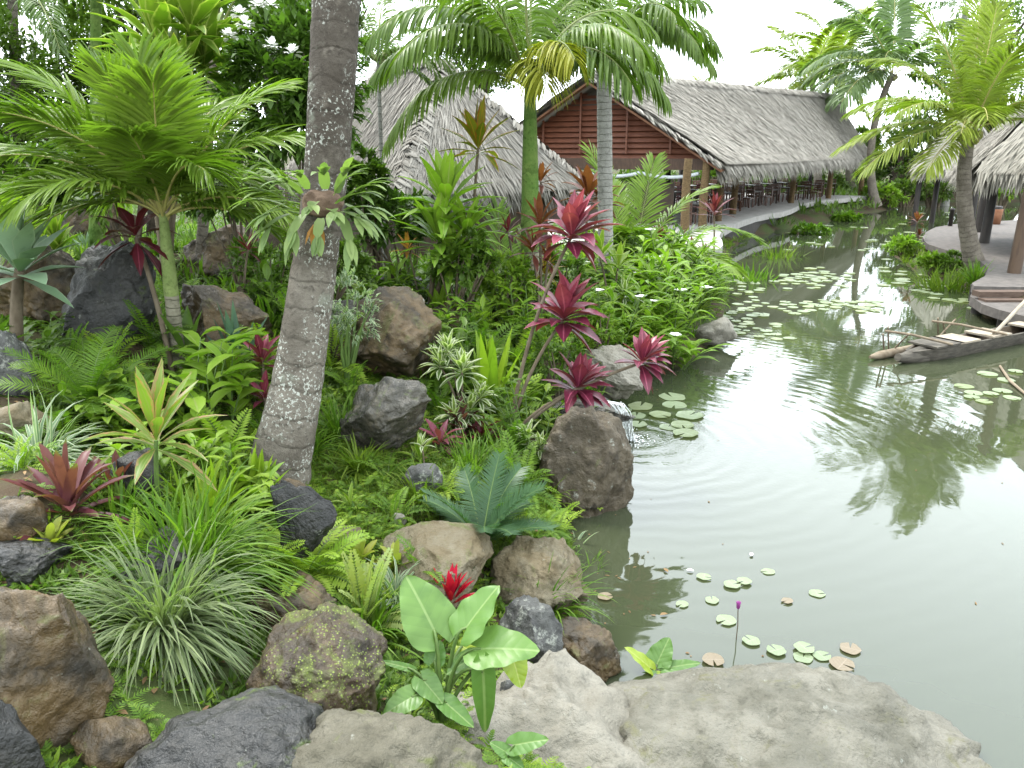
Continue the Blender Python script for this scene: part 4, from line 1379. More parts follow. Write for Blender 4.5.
# ------------------------------------------------------------------ plant builders
def rg(seed): return np.random.default_rng(seed)
def base_at(px, py, d=None, sink=.02):
    if d is None:
        g = GP(px, py)
    else:
        q = U(px, py, d)
        g = np.array([q[0], q[1], gz(q[0], q[1])])
    g = g.copy(); g[2] -= sink
    return g
def azel(az, el):
    return np.stack([np.cos(az) * np.cos(el), np.sin(az) * np.cos(el), np.sin(el)], -1)

def tuft(px, py, Wp, Hp, n, mat, label, seed, lw=4., droop=(1.2, 2.4), el=(25, 88), prof='grass', name='grass_tuft', cat='grass tuft', crown=.08, d=None, seg=6, fold=.22, lr=(.6, 1.08), tint=(.0, 1.), lift=0., pos=None, group=None):
    r = rg(seed)
    g = base_at(px, py, d) if pos is None else pos
    s = mpp(g)
    az = r.uniform(0, 2 * PI, n)
    e = np.radians(r.uniform(el[0], el[1], n))
    L = math.hypot(Wp / 2, Hp) * s * r.uniform(lr[0], lr[1], n)
    rr = Wp * s * crown * np.sqrt(r.random(n))
    P = g + np.stack([np.cos(az) * rr, np.sin(az) * rr, 0 * rr + lift * s], -1)
    mb = MB()
    blades(mb, P, azel(az + r.normal(0, .25, n), e), L, lw * s * r.uniform(.6, 1.2, n), r.uniform(droop[0], droop[1], n), seg, prof, fold, tint=r.uniform(tint[0], tint[1], n), bendrnd=r.normal(0, .34, (n, 3)))
    return tag(mb.build(name, MATS[mat], origin=g), label, cat, group)

def rosette_into(mb, c, L, lw, n, r, el=(-15, 80), droop=(.4, 1.1), prof='ti', fold=.18, seg=6, mat=0, axis=None, twist=0.):
    k = np.arange(n)
    az = k * 2.39996 + r.normal(0, .2, n) + twist
    u = (k + .5) / n
    e = np.radians(el[0] + (el[1] - el[0]) * u ** .85 + r.normal(0, 6, n))
    LL = L * (1.0 - .28 * np.abs(u - .45)) * r.uniform(.85, 1.1, n)
    D = azel(az, e)
    P = c + np.stack([np.cos(az), np.sin(az), 0 * az], -1) * (L * .03) + np.stack([0 * az, 0 * az, (u - .5) * L * .28], -1)
    if axis is not None:
        q = Vector((0, 0, 1)).rotation_difference(Vector(axis)).to_matrix()
        M_ = np.array(q)
        D = D @ M_.T
        P = c + (P - c) @ M_.T
    blades(mb, P, D, LL, lw * r.uniform(.8, 1.15, n), r.uniform(droop[0], droop[1], n), seg, prof, fold, tint=np.clip(u + r.normal(0, .2, n), 0, 1), mat=mat)

def rosette(px, py, Wp, Hp, n, mat, label, seed, lw=10., el=(10, 80), droop=(.3, .9), prof='brom', name='bromeliad', cat='bromeliad', d=None, lift=4., fold=.22, group=None, pos=None):
    r = rg(seed)
    g = base_at(px, py, d) if pos is None else pos
    s = mpp(g)
    mb = MB()
    rosette_into(mb, g + np.array([0, 0, lift * s]), math.hypot(Wp / 2, Hp * .55) * s, lw * s, n, r, el, droop, prof, fold)
    return tag(mb.build(name, MATS[mat], origin=g), label, cat, group)

def ti_plant(px, py, heads, mat, label, seed, name='cordyline', cat='cordyline', lw=13., n=22, stem='stem_brown', sr=3., d=None, el=(-25, 82), prof='ti', droop=(.3, 1.0), fold=.16, group=None, bow=.25):
    """heads: (hx, hy, width px, depth offset m) - one stem with a leaf rosette each"""
    r = rg(seed)
    g = base_at(px, py, d)
    s = mpp(g)
    t = thing(name, label, cat, g, group)
    for hx, hy, wp, dd in heads:
        h = U(hx, hy, g[1] + dd)
        sh = mpp(h)
        up = np.array([g[0] + (h[0] - g[0]) * bow, g[1] + (h[1] - g[1]) * bow, g[2] + (h[2] - g[2]) * .6])
        ts = np.linspace(0, 1, 9)[:, None]
        path = g * (1 - ts) ** 2 + up * 2 * ts * (1 - ts) + h * ts ** 2
        mb = MB()
        tube(mb, path, np.linspace(sr * s, sr * s * .7, 9), 8)
        mb.build('stem', MATS[stem], t)
        ax = nrm(path[-1] - path[-2]) * .6 + np.array([0, 0, .7])
        mb = MB()
        rosette_into(mb, h, wp / 2 * sh * 1.08, lw * sh * wp / 80., n, r, el, droop, prof, fold, axis=nrm(ax))
        mb.build('leaf_rosette', MATS[mat], t)
    return t

def fern(px, py, Wp, Hp, n, mat, label, seed, name='fern', cat='fern', el=(20, 80), bend=(.9, 1.7), nl=26, ll=.16, lw=.035, d=None, a0=80, a1=55, ld=.2, rmat='stem_green', group=None, vee=.15, shape=(.12, .8, .7), cross=2, seg=2, lr=(.7, 1.05), pos=None, prof='lance'):
    r = rg(seed)
    g = base_at(px, py, d) if pos is None else pos
    s = mpp(g)
    mb = MB()
    for k in range(n):
        L = math.hypot(Wp / 2, Hp * .8) * s * r.uniform(*lr)
        frond(mb, g + r.normal(0, .02, 3) * np.array([1, 1, 0]), k * 2.4 + r.normal(0, .3), R(r.uniform(*el)), L, r.uniform(*bend), nl, ll * L, lw * L, a0, a1, vee, ld, .008 * L, .1, r.normal(0, .25), seg, r, 0, 1, r.uniform(.15, .85), prof, shape, 10, .15, .06, cross, 3)
    return tag(mb.build(name, [MATS[mat], MATS[rmat]], origin=g), label, cat, group)

def cane(px, py, Wp, Hp, n, mat, label, seed, name='ginger_plant', cat='ginger', leaf=26., lw=6., nl=9, stem='stem_green', flowers=0, d=None, el=(55, 86), prof='lance', droop=(.4, 1.2), fmat='petal_white', fpx=5., group=None, spread=.35, flat=.6, bend=.5):
    r = rg(seed)
    g = base_at(px, py, d)
    s = mpp(g)
    t = thing(name, label, cat, g, group)
    ms, ml = MB(), MB()
    tips = []
    for k in range(n):
        a_ = r.uniform(0, 2 * PI)
        q = Wp * s * spread * math.sqrt(r.random())
        bx, by = g[0] + q * math.cos(a_), g[1] + q * flat * math.sin(a_)
        b = np.array([bx, by, min(max(gz(bx, by), -.1), g[2] + .4)])
        L = Hp * s * r.uniform(.6, 1.08)
        P, T = curve(b, a_ + r.normal(0, .4), R(r.uniform(*el)), L, r.uniform(.1, bend * 1.6), 10)
        tube(ms, P, np.linspace(1.1 * s, .5 * s, len(P)), 5, caps=False)
        tips.append(P[-1])
        tt = np.linspace(.28, 1., nl)
        x = tt * 10
        i = np.clip(x.astype(int), 0, 9)
        pp = P[i] + (P[i + 1] - P[i]) * (x - i)[:, None]
        Tg = nrm(T[i])
        ra = r.uniform(0, 2 * PI)
        side = np.array([math.cos(ra), math.sin(ra), 0])
        sg = np.where(np.arange(nl) % 2, 1, -1)[:, None]
        D = Tg * r.uniform(.35, .8, nl)[:, None] + side * sg * .85 + r.normal(0, .18, (nl, 3))
        blades(ml, pp, D, leaf * s * r.uniform(.7, 1.15, nl), lw * s * r.uniform(.8, 1.15, nl), r.uniform(droop[0], droop[1], nl), 4, prof, .2, tint=np.clip(r.uniform(.1, .9) + r.normal(0, .2, nl), 0, 1))
    ms.build('stem', MATS[stem], t)
    ml.build('foliage', MATS[mat], t)
    idx = r.permutation(n)[:flowers]
    for k in idx:
        mb = MB()
        m_ = 7
        az = np.arange(m_) * 2 * PI / m_ + r.uniform(0, 6)
        blades(mb, np.repeat(tips[k][None], m_, 0), azel(az, np.full(m_, .5)), fpx * s * r.uniform(.8, 1.2, m_), fpx * s * .75, .5, 3, 'oval', .1)
        mb.build('flower', MATS[fmat], t)
    return t

def crown_into(mb, c, rad, nclump, per, leaf, lw, r, prof='lance', flatten=1., droop=.5, shell=.35, bottom=-.7, size_var=(.7, 1.2), seg=2):
    """leaf clumps scattered through a lumpy volume, with gaps between the clumps"""
    pts = []
    lob = nrm(r.normal(0, 1, (9, 3)))
    la = r.uniform(.65, 1.12, 9)
    while len(pts) < nclump:
        v = nrm(r.normal(0, 1, 3))
        if v[2] < bottom: continue
        k = int(np.argmax(lob @ v))
        q = la[k] * (shell + (1 - shell) * r.random() ** .5)
        pts.append(v * q)
    pts = np.array(pts) * np.asarray(rad)
    cl = np.repeat(pts, per, 0)
    n = len(cl)
    out = nrm(cl / np.asarray(rad) + r.normal(0, .55, (n, 3)) + np.array([0, 0, .15]))
    rr = np.mean(rad) * .16
    P = c + cl + nrm(r.normal(0, 1, (n, 3))) * (rr * r.random(n) ** .6)[:, None]
    ct = np.repeat(r.uniform(.1, .9, len(pts)), per)
    blades(mb, P, out, leaf * r.uniform(*size_var, n), lw * r.uniform(.8, 1.2, n), droop, seg, prof, .2, tint=np.clip(ct + r.normal(0, .15, n), 0, 1))
    return pts + c

def shrub(px, py, cx, cy, Wp, Hp, nclump, per, mat, label, seed, leaf=12., lw=5., d=None, name='shrub', cat='shrub', stem='stem_brown', flowers=(), fmat='petal_white', fpx=6., depthr=.8, group=None, cd=0., prof='lance', droop=.5, bottom=-.75):
    """stem base pixel, crown centre pixel and size"""
    r = rg(seed)
    g = base_at(px, py, d)
    c = U(cx, cy, g[1] + cd)
    s = mpp(c)
    t = thing(name, label, cat, g, group)
    ml = MB()
    rad = (Wp / 2 * s, Wp / 2 * s * depthr, Hp / 2 * s)
    pts = crown_into(ml, c, rad, nclump, per, leaf * s, lw * s, r, prof, 1., droop, bottom=bottom)
    ml.build('foliage', MATS[mat], t)
    ms = MB()
    for k in r.permutation(len(pts))[:12]:
        mid = g * .45 + pts[k] * .55 + r.normal(0, .04, 3)
        mid[:2] = mid[:2] * .6 + (g[:2] * .7 + pts[k][:2] * .3) * .4
        tube(ms, [g, mid, pts[k]], [2. * s, 1.4 * s, .5 * s], 5, caps=False)
    ms.build('stem', MATS[stem], t)
    for fx, fy in flowers:
        p = U(fx, fy, c[1] - rad[1] * 1.12)
        flower_head(t, p, fpx * s, r, MATS[fmat])
    return t
def flower_head(t, p, R_, r, mat):
    mb = MB()
    n = 22
    az = r.uniform(0, 2 * PI, n)
    el = r.uniform(-.2, 1.4, n)
    D = azel(az, el)
    blades(mb, p + D * R_ * .35, D, R_ * .8, R_ * .55, .6, 3, 'oval', .1)
    mb.build('flower', mat, t)

def tree(px, py, cx, cy, Wp, Hp, nclump, per, mat, label, seed, d, leaf=9., lw=4., name='broadleaf_tree', cat='tree', group=None, trunk='bark_dark', tr=7., depthr=.8, bottom=-.6, gb=None):
    r = rg(seed)
    c = U(cx, cy, d)
    s = mpp(c)
    gxy = U(px, py, d)
    g = np.array([gxy[0], gxy[1], gz(gxy[0], gxy[1]) - .05])
    t = thing(name, label, cat, g, group)
    rad = (Wp / 2 * s, Wp / 2 * s * depthr, Hp / 2 * s)
    ml = MB()
    pts = crown_into(ml, c, rad, nclump, per, leaf * s, lw * s, r, bottom=bottom)
    ml.build('crown', MATS[mat], t)
    ms = MB()
    top = np.array([c[0], c[1], c[2] - rad[2] * .2])
    tube(ms, [g, g * .6 + top * .4 + r.normal(0, .05, 3), top], [tr * s * 1.3, tr * s, tr * s * .6], 9)
    for k in r.permutation(len(pts))[:14]:
        tube(ms, [g * .35 + top * .65, (top + pts[k]) / 2 + np.array([0, 0, -.1 * rad[2]]), pts[k]], [tr * s * .5, tr * s * .3, tr * s * .1], 5, caps=False)
    ms.build('trunk', MATS[trunk], t)
    return t

def palm(base, top, fronds, mat, label, seed, name='coconut_palm', cat='palm', trunk='trunk_palm', r0=.2, r1=.13, mid=None, rmat='palm_rachis', n=44, ll=.6, lw=.04, ld=1., shaft=None, shaftmat='trunk_green', a0=72, a1=25, vee=.15, group=None, nuts=0, seg=3, cross=3, flare=1.5, rr=.028, mats=None, shape=(.12, .8, .5), petiole=.14, K=18, shaftr=None):
    r = rg(seed)
    base, top = np.asarray(base, float), np.asarray(top, float)
    t = thing(name, label, cat, base, group)
    m = (base + top) / 2 if mid is None else np.asarray(mid, float)
    ts = np.linspace(0, 1, 40)[:, None]
    c_ = 2 * m - (base + top) / 2
    path = base * (1 - ts) ** 2 + c_ * 2 * ts * (1 - ts) + top * ts ** 2
    rad = np.linspace(r0, r1, 40) * (1 + (flare - 1) * np.exp(-np.linspace(0, 1, 40) * 14)) * (1 + .025 * np.sin(np.arange(40) * 2.1))
    k = 40
    if shaft is not None:
        k = max(4, int(40 * (1 - shaft)))
    mb = MB(); tube(mb, path[:k], rad[:k], 14); mb.build('trunk', MATS[trunk], t)
    if shaft is not None:
        mb = MB()
        q = np.linspace(0, 1, 40 - k + 1)
        sr = (shaftr or r1 * 1.25) * (1 - .45 * q ** 1.5)
        tube(mb, path[k - 1:], sr, 14); mb.build('crownshaft', MATS[shaftmat], t)
    for q, fr in enumerate(fronds):
        az, el, L, bd = fr[:4]
        mm = fr[4] if len(fr) > 4 else mat
        mb = MB()
        o = top + np.array([math.cos(R(az)), math.sin(R(az)), 0]) * r1 * .5 + np.array([0, 0, r.uniform(-.06, .06)])
        frond(mb, o, R(az) + r.normal(0, .06), R(el), L, bd, n, ll, lw, a0, a1, vee, ld, rr, petiole, r.normal(0, .15), seg, r, 0, 1, r.uniform(.2, .8), 'lance', shape, K, .22, .09, cross)
        mb.build('frond', [MATS[mm], MATS[rmat]], t)
    for q in range(nuts):
        a_ = q * 2.4
        mb = MB()
        V, Fc = ico(2)
        mb.add(V * np.array([.11, .11, .14]) + top + np.array([math.cos(a_) * .22, math.sin(a_) * .22, -.18 - .06 * (q % 3)]), Fc)
        mb.build('coconut', MATS['coconut'], t)
    return t

def heart(mb, A, T, wr, nrmv, tint=.5, bendf=.12, r=None, mat=0):
    """heart-shaped leaf from petiole joint A to tip T"""
    A, T = np.asarray(A, float), np.asarray(T, float)
    L = np.linalg.norm(T - A)
    y = (T - A) / L
    N = nrm(np.asarray(nrmv, float) - y * np.dot(nrmv, y))
    x = np.cross(y, N)
    rows, cols = 18, 7
    vs = np.linspace(-.30, 1, rows)
    ph = r.uniform(0, 6)
    for sg in (-1, 1):
        V, uv = [], []
        for v in vs:
            tt = (v + .30) / 1.30
            w = wr * .5 * (math.sin(PI * min(max(tt, .0), 1) ** .60)) ** .60 + .001
            xi = 0. if v >= 0 else wr * .5 * .30 * (-v / .30) ** .9
            if w < xi: w = xi + .001
            for c in range(cols):
                u = c / (cols - 1)
                xx = xi + (w - xi) * u
                zz = .22 * xx + .035 * wr * math.sin(v * 15 + ph) * u ** 2 - bendf * v * v - .18 * xx * xx / max(wr, .1) + .012 * math.sin((v - .75 * xx) * 34) * (1 - u) * min(1, xx * 9)
                p = A + (x * sg * xx + y * v * 1. + N * zz) * L
                V.append(p); uv.append((sg * xx, v))
        i = np.arange(rows - 1)[:, None] * cols
        j = np.arange(cols - 1)[None]
        Fq = np.stack([i + j, i + j + 1, i + cols + j + 1, i + cols + j], -1).reshape(-1, 4)
        if sg < 0: Fq = Fq[:, ::-1]
        mb.add(np.array(V), Fq, np.array(uv), tint, mat)
def elephant_ear(px, py, leaves, label, seed, pet=2.6, d=None):
    r = rg(seed)
    g = base_at(px, py, d)
    s = mpp(g)
    t = thing('elephant_ear', label, 'elephant ear', g)
    camv = nrm(np.array([0, 0, CAMZ]) - g)
    for (ax, ay, tx, ty, da, dt, wr, yel) in leaves:
        A = U(ax, ay, g[1] + da)
        T = U(tx, ty, g[1] + dt)
        nv = camv * .55 + np.array([0, 0, .75]) + r.normal(0, .12, 3)
        mb = MB()
        heart(mb, A, T, wr, nv, r.uniform(.2, .9), r.uniform(.04, .16), r)
        lf = mb.build('leaf', MATS['heart_yellow' if yel else 'heart_leaf'], t)
        b = g + np.array([r.normal(0, 3 * s), r.normal(0, 3 * s), 0])
        cp = np.array([b[0] * .7 + A[0] * .3, b[1] * .7 + A[1] * .3, max(A[2], b[2]) + (A[2] - b[2]) * .05])
        ts = np.linspace(0, 1, 9)[:, None]
        mb = MB()
        tube(mb, b * (1 - ts) ** 2 + cp * 2 * ts * (1 - ts) + A * ts ** 2, np.linspace(pet * s, pet * s * .5, 9), 7)
        mb.build('petiole', MATS['stem_green'], lf, origin=g)
    return t
# ------------------------------------------------------------------ the leaning coconut trunk and what grows on it
TP = [(276, 486, 64, 6.30), (281, 458, 60, 6.32), (289, 425, 55, 6.36), (297, 385, 50, 6.4), (304, 340, 47, 6.45), (311, 290, 45, 6.5), (318, 240, 43, 6.55), (323, 200, 42, 6.6), (328, 150, 44, 6.62), (331, 100, 46, 6.65), (334, 50, 47, 6.7), (336, 0, 47, 6.75)]
P, rad = [], []
for x, y, w, d in TP:
    p = U(x, y, d); P.append(p); rad.append(w * mpp(p) / 2)
P[0] = P[0] + np.array([0, 0, -.15])
for k in range(1, 10):
    P.append(P[11] + (P[11] - P[10]) * k * 1.2 + np.array([.02 * k * k, 0, 0])); rad.append(rad[11] * (1 - .04 * k))
P = np.array(P); rad = np.array(rad)
tt = np.linspace(0, len(P) - 1, 130)
P2 = np.stack([np.interp(tt, np.arange(len(P)), P[:, k]) for k in range(3)], -1)
r2 = np.interp(tt, np.arange(len(P)), rad) * (1 + .012 * np.sin(np.arange(130) * 1.9) + rg(3).normal(0, .008, 130))
lp = thing('coconut_palm', 'tall leaning coconut palm with white lichen flecks on its grey trunk', 'palm', P[0])
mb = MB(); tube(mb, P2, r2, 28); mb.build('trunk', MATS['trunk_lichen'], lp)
for q in range(14):
    mb = MB()
    frond(mb, P[-1], q * 2.4, R(70 - q * 6), 3.6, 1.3, 40, .7, .045, 70, 25, .15, .8, .03, .14, 0, 3, rg(q), 0, 1, .5)
    mb.build('frond', [MATS['palm_leaf'], MATS['palm_rachis']], lp)

# staghorn fern on the trunk
c = U(319, 203, 6.36)
s = mpp(c)
sh = thing('staghorn_fern', 'staghorn fern with brown shield leaves clasping the leaning trunk', 'fern', c)
V, Fc = ico(4)
V = V * (1 + .18 * fbm(V * 2.2, 3, 4)[:, None])
mb = MB(); mb.add(V * np.array([20 * s, 14 * s, 15 * s]) + c + np.array([0, .10, -2 * s]), Fc); mb.build('shield', MATS['shield_brown'], sh)
r = rg(77)
for k, (ox, oy, az, el, L) in enumerate([(-24, 0, 200, 35, 60), (-22, -8, 170, 50, 55), (-20, 6, 215, 5, 58), (-12, 10, 250, -30, 50), (20, 0, -20, 30, 55), (22, 8, -35, 0, 52), (18, -8, 10, 55, 46), (24, 12, -60, -40, 60), (-18, 14, 235, -50, 46), (10, -14, -80, 60, 40), (-26, -12, 190, 65, 52), (4, 14, 265, -45, 40), (-28, 4, 185, 25, 58), (-30, -4, 205, 50, 50), (-26, 10, 225, -15, 56), (26, -2, -10, 40, 58), (28, 6, -25, 15, 60), (22, -10, -45, 60, 48), (-8, -14, 260, 50, 40), (-14, -10, 240, 40, 48), (14, 6, -70, 10, 44), (0, -2, -90, 0, 36), (-30, 0, 195, -20, 50), (28, 0, -15, -25, 52)]):
    o = c + np.array([ox * s, -.10, -oy * s])
    mb = MB()
    m = 4
    a_ = R(az) + np.linspace(-.45, .45, m) * (1 if k % 2 else .8)
    P_, T_ = curve(o, R(az), R(el), L * s * .5, .5, 6)
    blades(mb, [o], azel(np.array([R(az)]), np.array([R(el)])), L * s * .62, 11 * s, .5, 4, 'strap', .1, tint=.5)
    blades(mb, np.repeat(P_[-2][None], m, 0), azel(a_, R(el) - .25 + r.normal(0, .15, m)), L * s * r.uniform(.45, .7, m), 9 * s, 1.0, 5, 'ti', .1, tint=r.random(m))
    mb.build('frond', MATS['antler'], sh)
mb = MB()
o = U(316, 222, 6.3)
blades(mb, np.repeat(o[None], 4, 0), azel(np.array([-1.8, -1.2, -2.4, -.8]), np.full(4, -.9)), 26 * s, 7 * s, .6, 4, 'ti', .15, tint=.6)
mb.build('frond', MATS['leaf_orange'], sh)

# ------------------------------------------------------------------ palms
def G3(px, py, d): 
    q = U(px, py, d); return np.array([q[0], q[1], gz(q[0], q[1]) - .05])
b = base_at(179, 366)
palm(b, U(163, 214, b[1] - .15), [(172, 78, 1.35, .7), (150, 62, 1.6, 1.2), (182, 46, 1.8, 1.2), (198, 30, 1.8, 1.1), (222, 44, 1.3, 1.5), (212, 60, 1.5, 1.2), (285, 62, 1.1, 1.1), (322, 50, 1.3, 1.4), (0, 50, 1.65, 1.2), (345, 30, 1.45, 1.3), (16, 64, 1.65, 1.0), (70, 62, 1.5, 1.0), (105, 74, 1.5, .8), (255, 76, 1.25, .9), (172, 16, 1.6, 1.1), (6, 22, 1.35, 1.6), (135, 35, 1.5, 1.3), (270, 86, 1.3, .4), (300, 72, 1.3, 1.0), (190, 66, 1.7, 1.1), (30, 40, 1.5, 1.3), (120, 50, 1.6, 1.2)],
     'palm_areca', 'young feathery palm with slender ringed green stem among boulders', 11, 'feather_palm', 'palm', 'trunk_pale', .075, .062, n=62, ll=.64, lw=.036, ld=.8, shaft=.5, a0=66, a1=16, rmat='palm_rachis_yellow', flare=1.15, vee=.34, seg=5, rr=.016, shaftr=.072, shaftmat='trunk_lime')
# royal palm with green crownshaft
d = 12.2
palm(G3(531, 250, d), U(530, 84, d), [(185, 64, 2.7, 2.4), (168, 52, 2.7, 2.1), (205, 58, 2.4, 2.4), (150, 70, 2.6, 1.9), (228, 70, 2.1, 1.9), (10, 60, 2.4, 2.4), (-8, 48, 2.2, 2.2), (30, 65, 2.5, 2.1), (-30, 64, 2.1, 2.5), (178, 30, 2.4, 2.0), (-62, 66, 1.5, 2.6, 'palm_yellow'), (-80, 55, 1.2, 2.6, 'palm_yellow'), (-40, 50, 1.9, 2.2), (90, 75, 3, 1.3), (120, 60, 3, 1.6), (60, 62, 3, 1.7), (250, 84, 2.5, .9)],
     'palm_leaf', 'royal palm with smooth bright green crownshaft in front of the thatched hut', 21, 'royal_palm', 'palm', 'trunk_pale', .15, .12, n=62, ll=.72, lw=.042, ld=2.0, shaft=.60, a0=75, a1=30, vee=-.05, flare=1.1, shaftr=.145, seg=4, petiole=.16)
d = 15.
palm(G3(608, 262, d), U(604, 60, d), [(5, 60, 2.3, 2.4), (-15, 48, 2.1, 2.2), (25, 66, 2.4, 2.0), (175, 62, 2.4, 2.1), (195, 52, 2.2, 2.1), (-50, 66, 2.0, 2.4), (-30, 60, 2.1, 2.5), (60, 62, 2.8, 1.6), (110, 66, 2.8, 1.6), (145, 56, 2.7, 1.8), (230, 66, 2.4, 2.1), (-85, 80, 2.4, 1.2)],
     'palm_leaf', 'palm with straight pale grey trunk standing before the louvred gable', 22, 'royal_palm', 'palm', 'trunk_grey', .145, .13, n=60, ll=.72, lw=.045, ld=2.0, vee=-.05, flare=1.1, a0=75, a1=30, petiole=.16, seg=4)
# coconut at the pavilion deck
d = 22.6
palm(ZP(977, 274, .2), U(972, 128, d), [(178, 38, 3.3, 1.2), (165, 18, 3.3, 1.0), (190, 8, 3.2, 1.1), (205, 40, 3.0, 1.3), (150, 60, 3.3, 1.3), (175, 72, 3.4, .9), (95, 84, 3.6, .4), (60, 72, 3.4, .7), (20, 58, 3.4, 1.2), (-5, 42, 3.2, 1.2), (-25, 22, 3.0, 1.2), (-90, 70, 2.4, 1.1), (-110, 40, 2.2, 1.5), (-60, 48, 2.4, 1.5), (240, 30, 2.3, 1.4), (120, 40, 3, 1.2), (-100, 86, 3.0, .5), (215, -8, 2.4, .8)],
     'palm_pale', 'bushy coconut palm with curved ringed trunk beside the pavilion deck', 23, mid=U(964, 196, d), trunk='trunk_palm', r0=.24, r1=.15, n=76, ll=.92, lw=.05, ld=.9, rmat='palm_rachis_yellow', nuts=4, flare=1.6)
d = 51
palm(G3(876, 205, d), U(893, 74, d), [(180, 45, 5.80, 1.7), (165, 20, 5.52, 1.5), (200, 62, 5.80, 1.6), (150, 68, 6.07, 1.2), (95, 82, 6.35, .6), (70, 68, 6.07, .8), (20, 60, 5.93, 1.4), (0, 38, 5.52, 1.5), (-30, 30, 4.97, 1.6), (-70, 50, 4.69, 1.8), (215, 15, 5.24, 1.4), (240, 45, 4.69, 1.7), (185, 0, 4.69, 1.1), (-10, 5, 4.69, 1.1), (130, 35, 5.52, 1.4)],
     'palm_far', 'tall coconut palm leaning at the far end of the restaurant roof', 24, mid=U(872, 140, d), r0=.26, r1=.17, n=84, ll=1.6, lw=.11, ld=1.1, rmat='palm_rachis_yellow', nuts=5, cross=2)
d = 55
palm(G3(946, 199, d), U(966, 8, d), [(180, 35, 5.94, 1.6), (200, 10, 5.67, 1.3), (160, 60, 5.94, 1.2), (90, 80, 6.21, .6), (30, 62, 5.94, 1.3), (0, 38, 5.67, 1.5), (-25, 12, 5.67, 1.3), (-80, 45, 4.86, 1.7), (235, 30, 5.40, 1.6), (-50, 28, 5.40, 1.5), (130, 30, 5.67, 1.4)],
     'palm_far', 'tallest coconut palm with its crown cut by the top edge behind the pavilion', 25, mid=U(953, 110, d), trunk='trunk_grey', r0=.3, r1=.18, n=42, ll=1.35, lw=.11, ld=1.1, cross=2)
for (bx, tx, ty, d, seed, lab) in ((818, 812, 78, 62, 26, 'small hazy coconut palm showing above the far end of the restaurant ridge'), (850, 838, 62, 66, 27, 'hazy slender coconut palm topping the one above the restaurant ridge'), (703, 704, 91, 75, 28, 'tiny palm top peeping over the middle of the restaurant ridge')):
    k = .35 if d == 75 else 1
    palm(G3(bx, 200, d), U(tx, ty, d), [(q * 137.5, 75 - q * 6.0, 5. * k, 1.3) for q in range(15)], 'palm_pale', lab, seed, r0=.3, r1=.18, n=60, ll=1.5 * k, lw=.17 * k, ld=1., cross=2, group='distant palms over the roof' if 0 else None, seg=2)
# palms at the upper corner behind the garden
palm(G3(92, 235, 14.), U(96, -34, 14.), [(182, 30, 2.9, 1.5), (205, 20, 2.8, 1.5), (230, 30, 2.6, 1.7), (160, 42, 3, 1.6), (265, 35, 2.4, 1.8), (-60, 35, 2.5, 1.7), (-20, 30, 2.8, 1.6), (10, 40, 3, 1.6), (90, 60, 3, 1.2), (50, 50, 3, 1.4), (130, 50, 3, 1.4), (215, 0, 2.6, 1.2), (-40, 5, 2.5, 1.2)],
     'palm_leaf', 'palm with hanging fronds whose crown is cut by the top edge', 31, 'feather_palm', r0=.10, r1=.08, n=44, ll=.55, lw=.04, ld=1.3, trunk='trunk_green')
palm(G3(20, 235, 18.), U(12, -10, 18.), [(q * 137.5 + 20, 70 - q * 6, 3.0, 1.5) for q in range(13)], 'palm_far', 'pale palm behind the others in the upper corner', 32, 'feather_palm', r0=.12, r1=.09, n=40, ll=.6, lw=.05, ld=1.2, trunk='trunk_palm')
palm(G3(196, 240, 13.), U(215, 40, 13.), [(100, 84, 1.6, .3), (80, 70, 1.6, .5), (150, 68, 1.5, .6), (30, 72, 1.5, .6), (-90, 80, 1.4, .5), (200, 60, 1.3, .8), (-20, 60, 1.3, .8)], 'leaf_dark', 'broad dark pleated fan of leaves behind the white flowered shrub', 33, 'fan_palm', r0=.09, r1=.07, n=24, ll=.9, lw=.10, ld=.1, a0=45, a1=8, petiole=.3, shape=(.3, .6, .3), vee=.1)
palm(G3(384, 240, 13.5), U(378, 60, 13.5), [(0, 45, 1.3, 2.0), (-30, 40, 1.2, 2.2), (40, 60, 1.2, 1.6), (180, 45, 1.2, 1.9), (210, 40, 1.2, 2), (90, 70, 1.2, 1.2), (-80, 50, 1.0, 2.2), (-10, 10, 1.1, 1.5)], 'palm_leaf', 'small palm with drooping fronds just behind the leaning trunk', 34, 'feather_palm', r0=.035, r1=.03, n=36, ll=.4, lw=.03, ld=1.3, trunk='trunk_grey')
# palm seedlings without visible trunk
def seedling(px, py, fr, mat, label, seed, ll, lw, d=None, n=34, ld=.6, a0=62, a1=20, rm='palm_rachis', vee=.2):
    g = base_at(px, py, d)
    t = thing('young_palm', label, 'palm', g)
    r = rg(seed)
    for az, el, L, bd in fr:
        mb = MB()
        frond(mb, g + np.array([math.cos(R(az)), math.sin(R(az)), 0]) * .04, R(az), R(el), L, bd, n, ll, lw, a0, a1, vee, ld, .014, .2, r.normal(0, .2), 3, r, 0, 1, r.uniform(.2, .8), shape=(.15, .75, .5))
        mb.build('frond', [MATS[mat], MATS[rm]], t)
    return t
seedling(632, 268, [(150, 76, 2.9, .8), (8, 52, 3.3, 1.6), (60, 75, 2.7, .8), (-8, 40, 2.5, 1.4), (175, 55, 2.5, 1.3), (-60, 55, 2.2, 1.7), (230, 60, 2.2, 1.4), (100, 65, 2.6, 1.), (25, 66, 2.8, 1.3), (-35, 45, 2.6, 1.5), (205, 40, 2.3, 1.2), (-100, 64, 2.0, 1.4)], 'palm_areca', 'bright young palm arching in front of the restaurant gable posts', 41, .72, .055, 18.2, n=44)
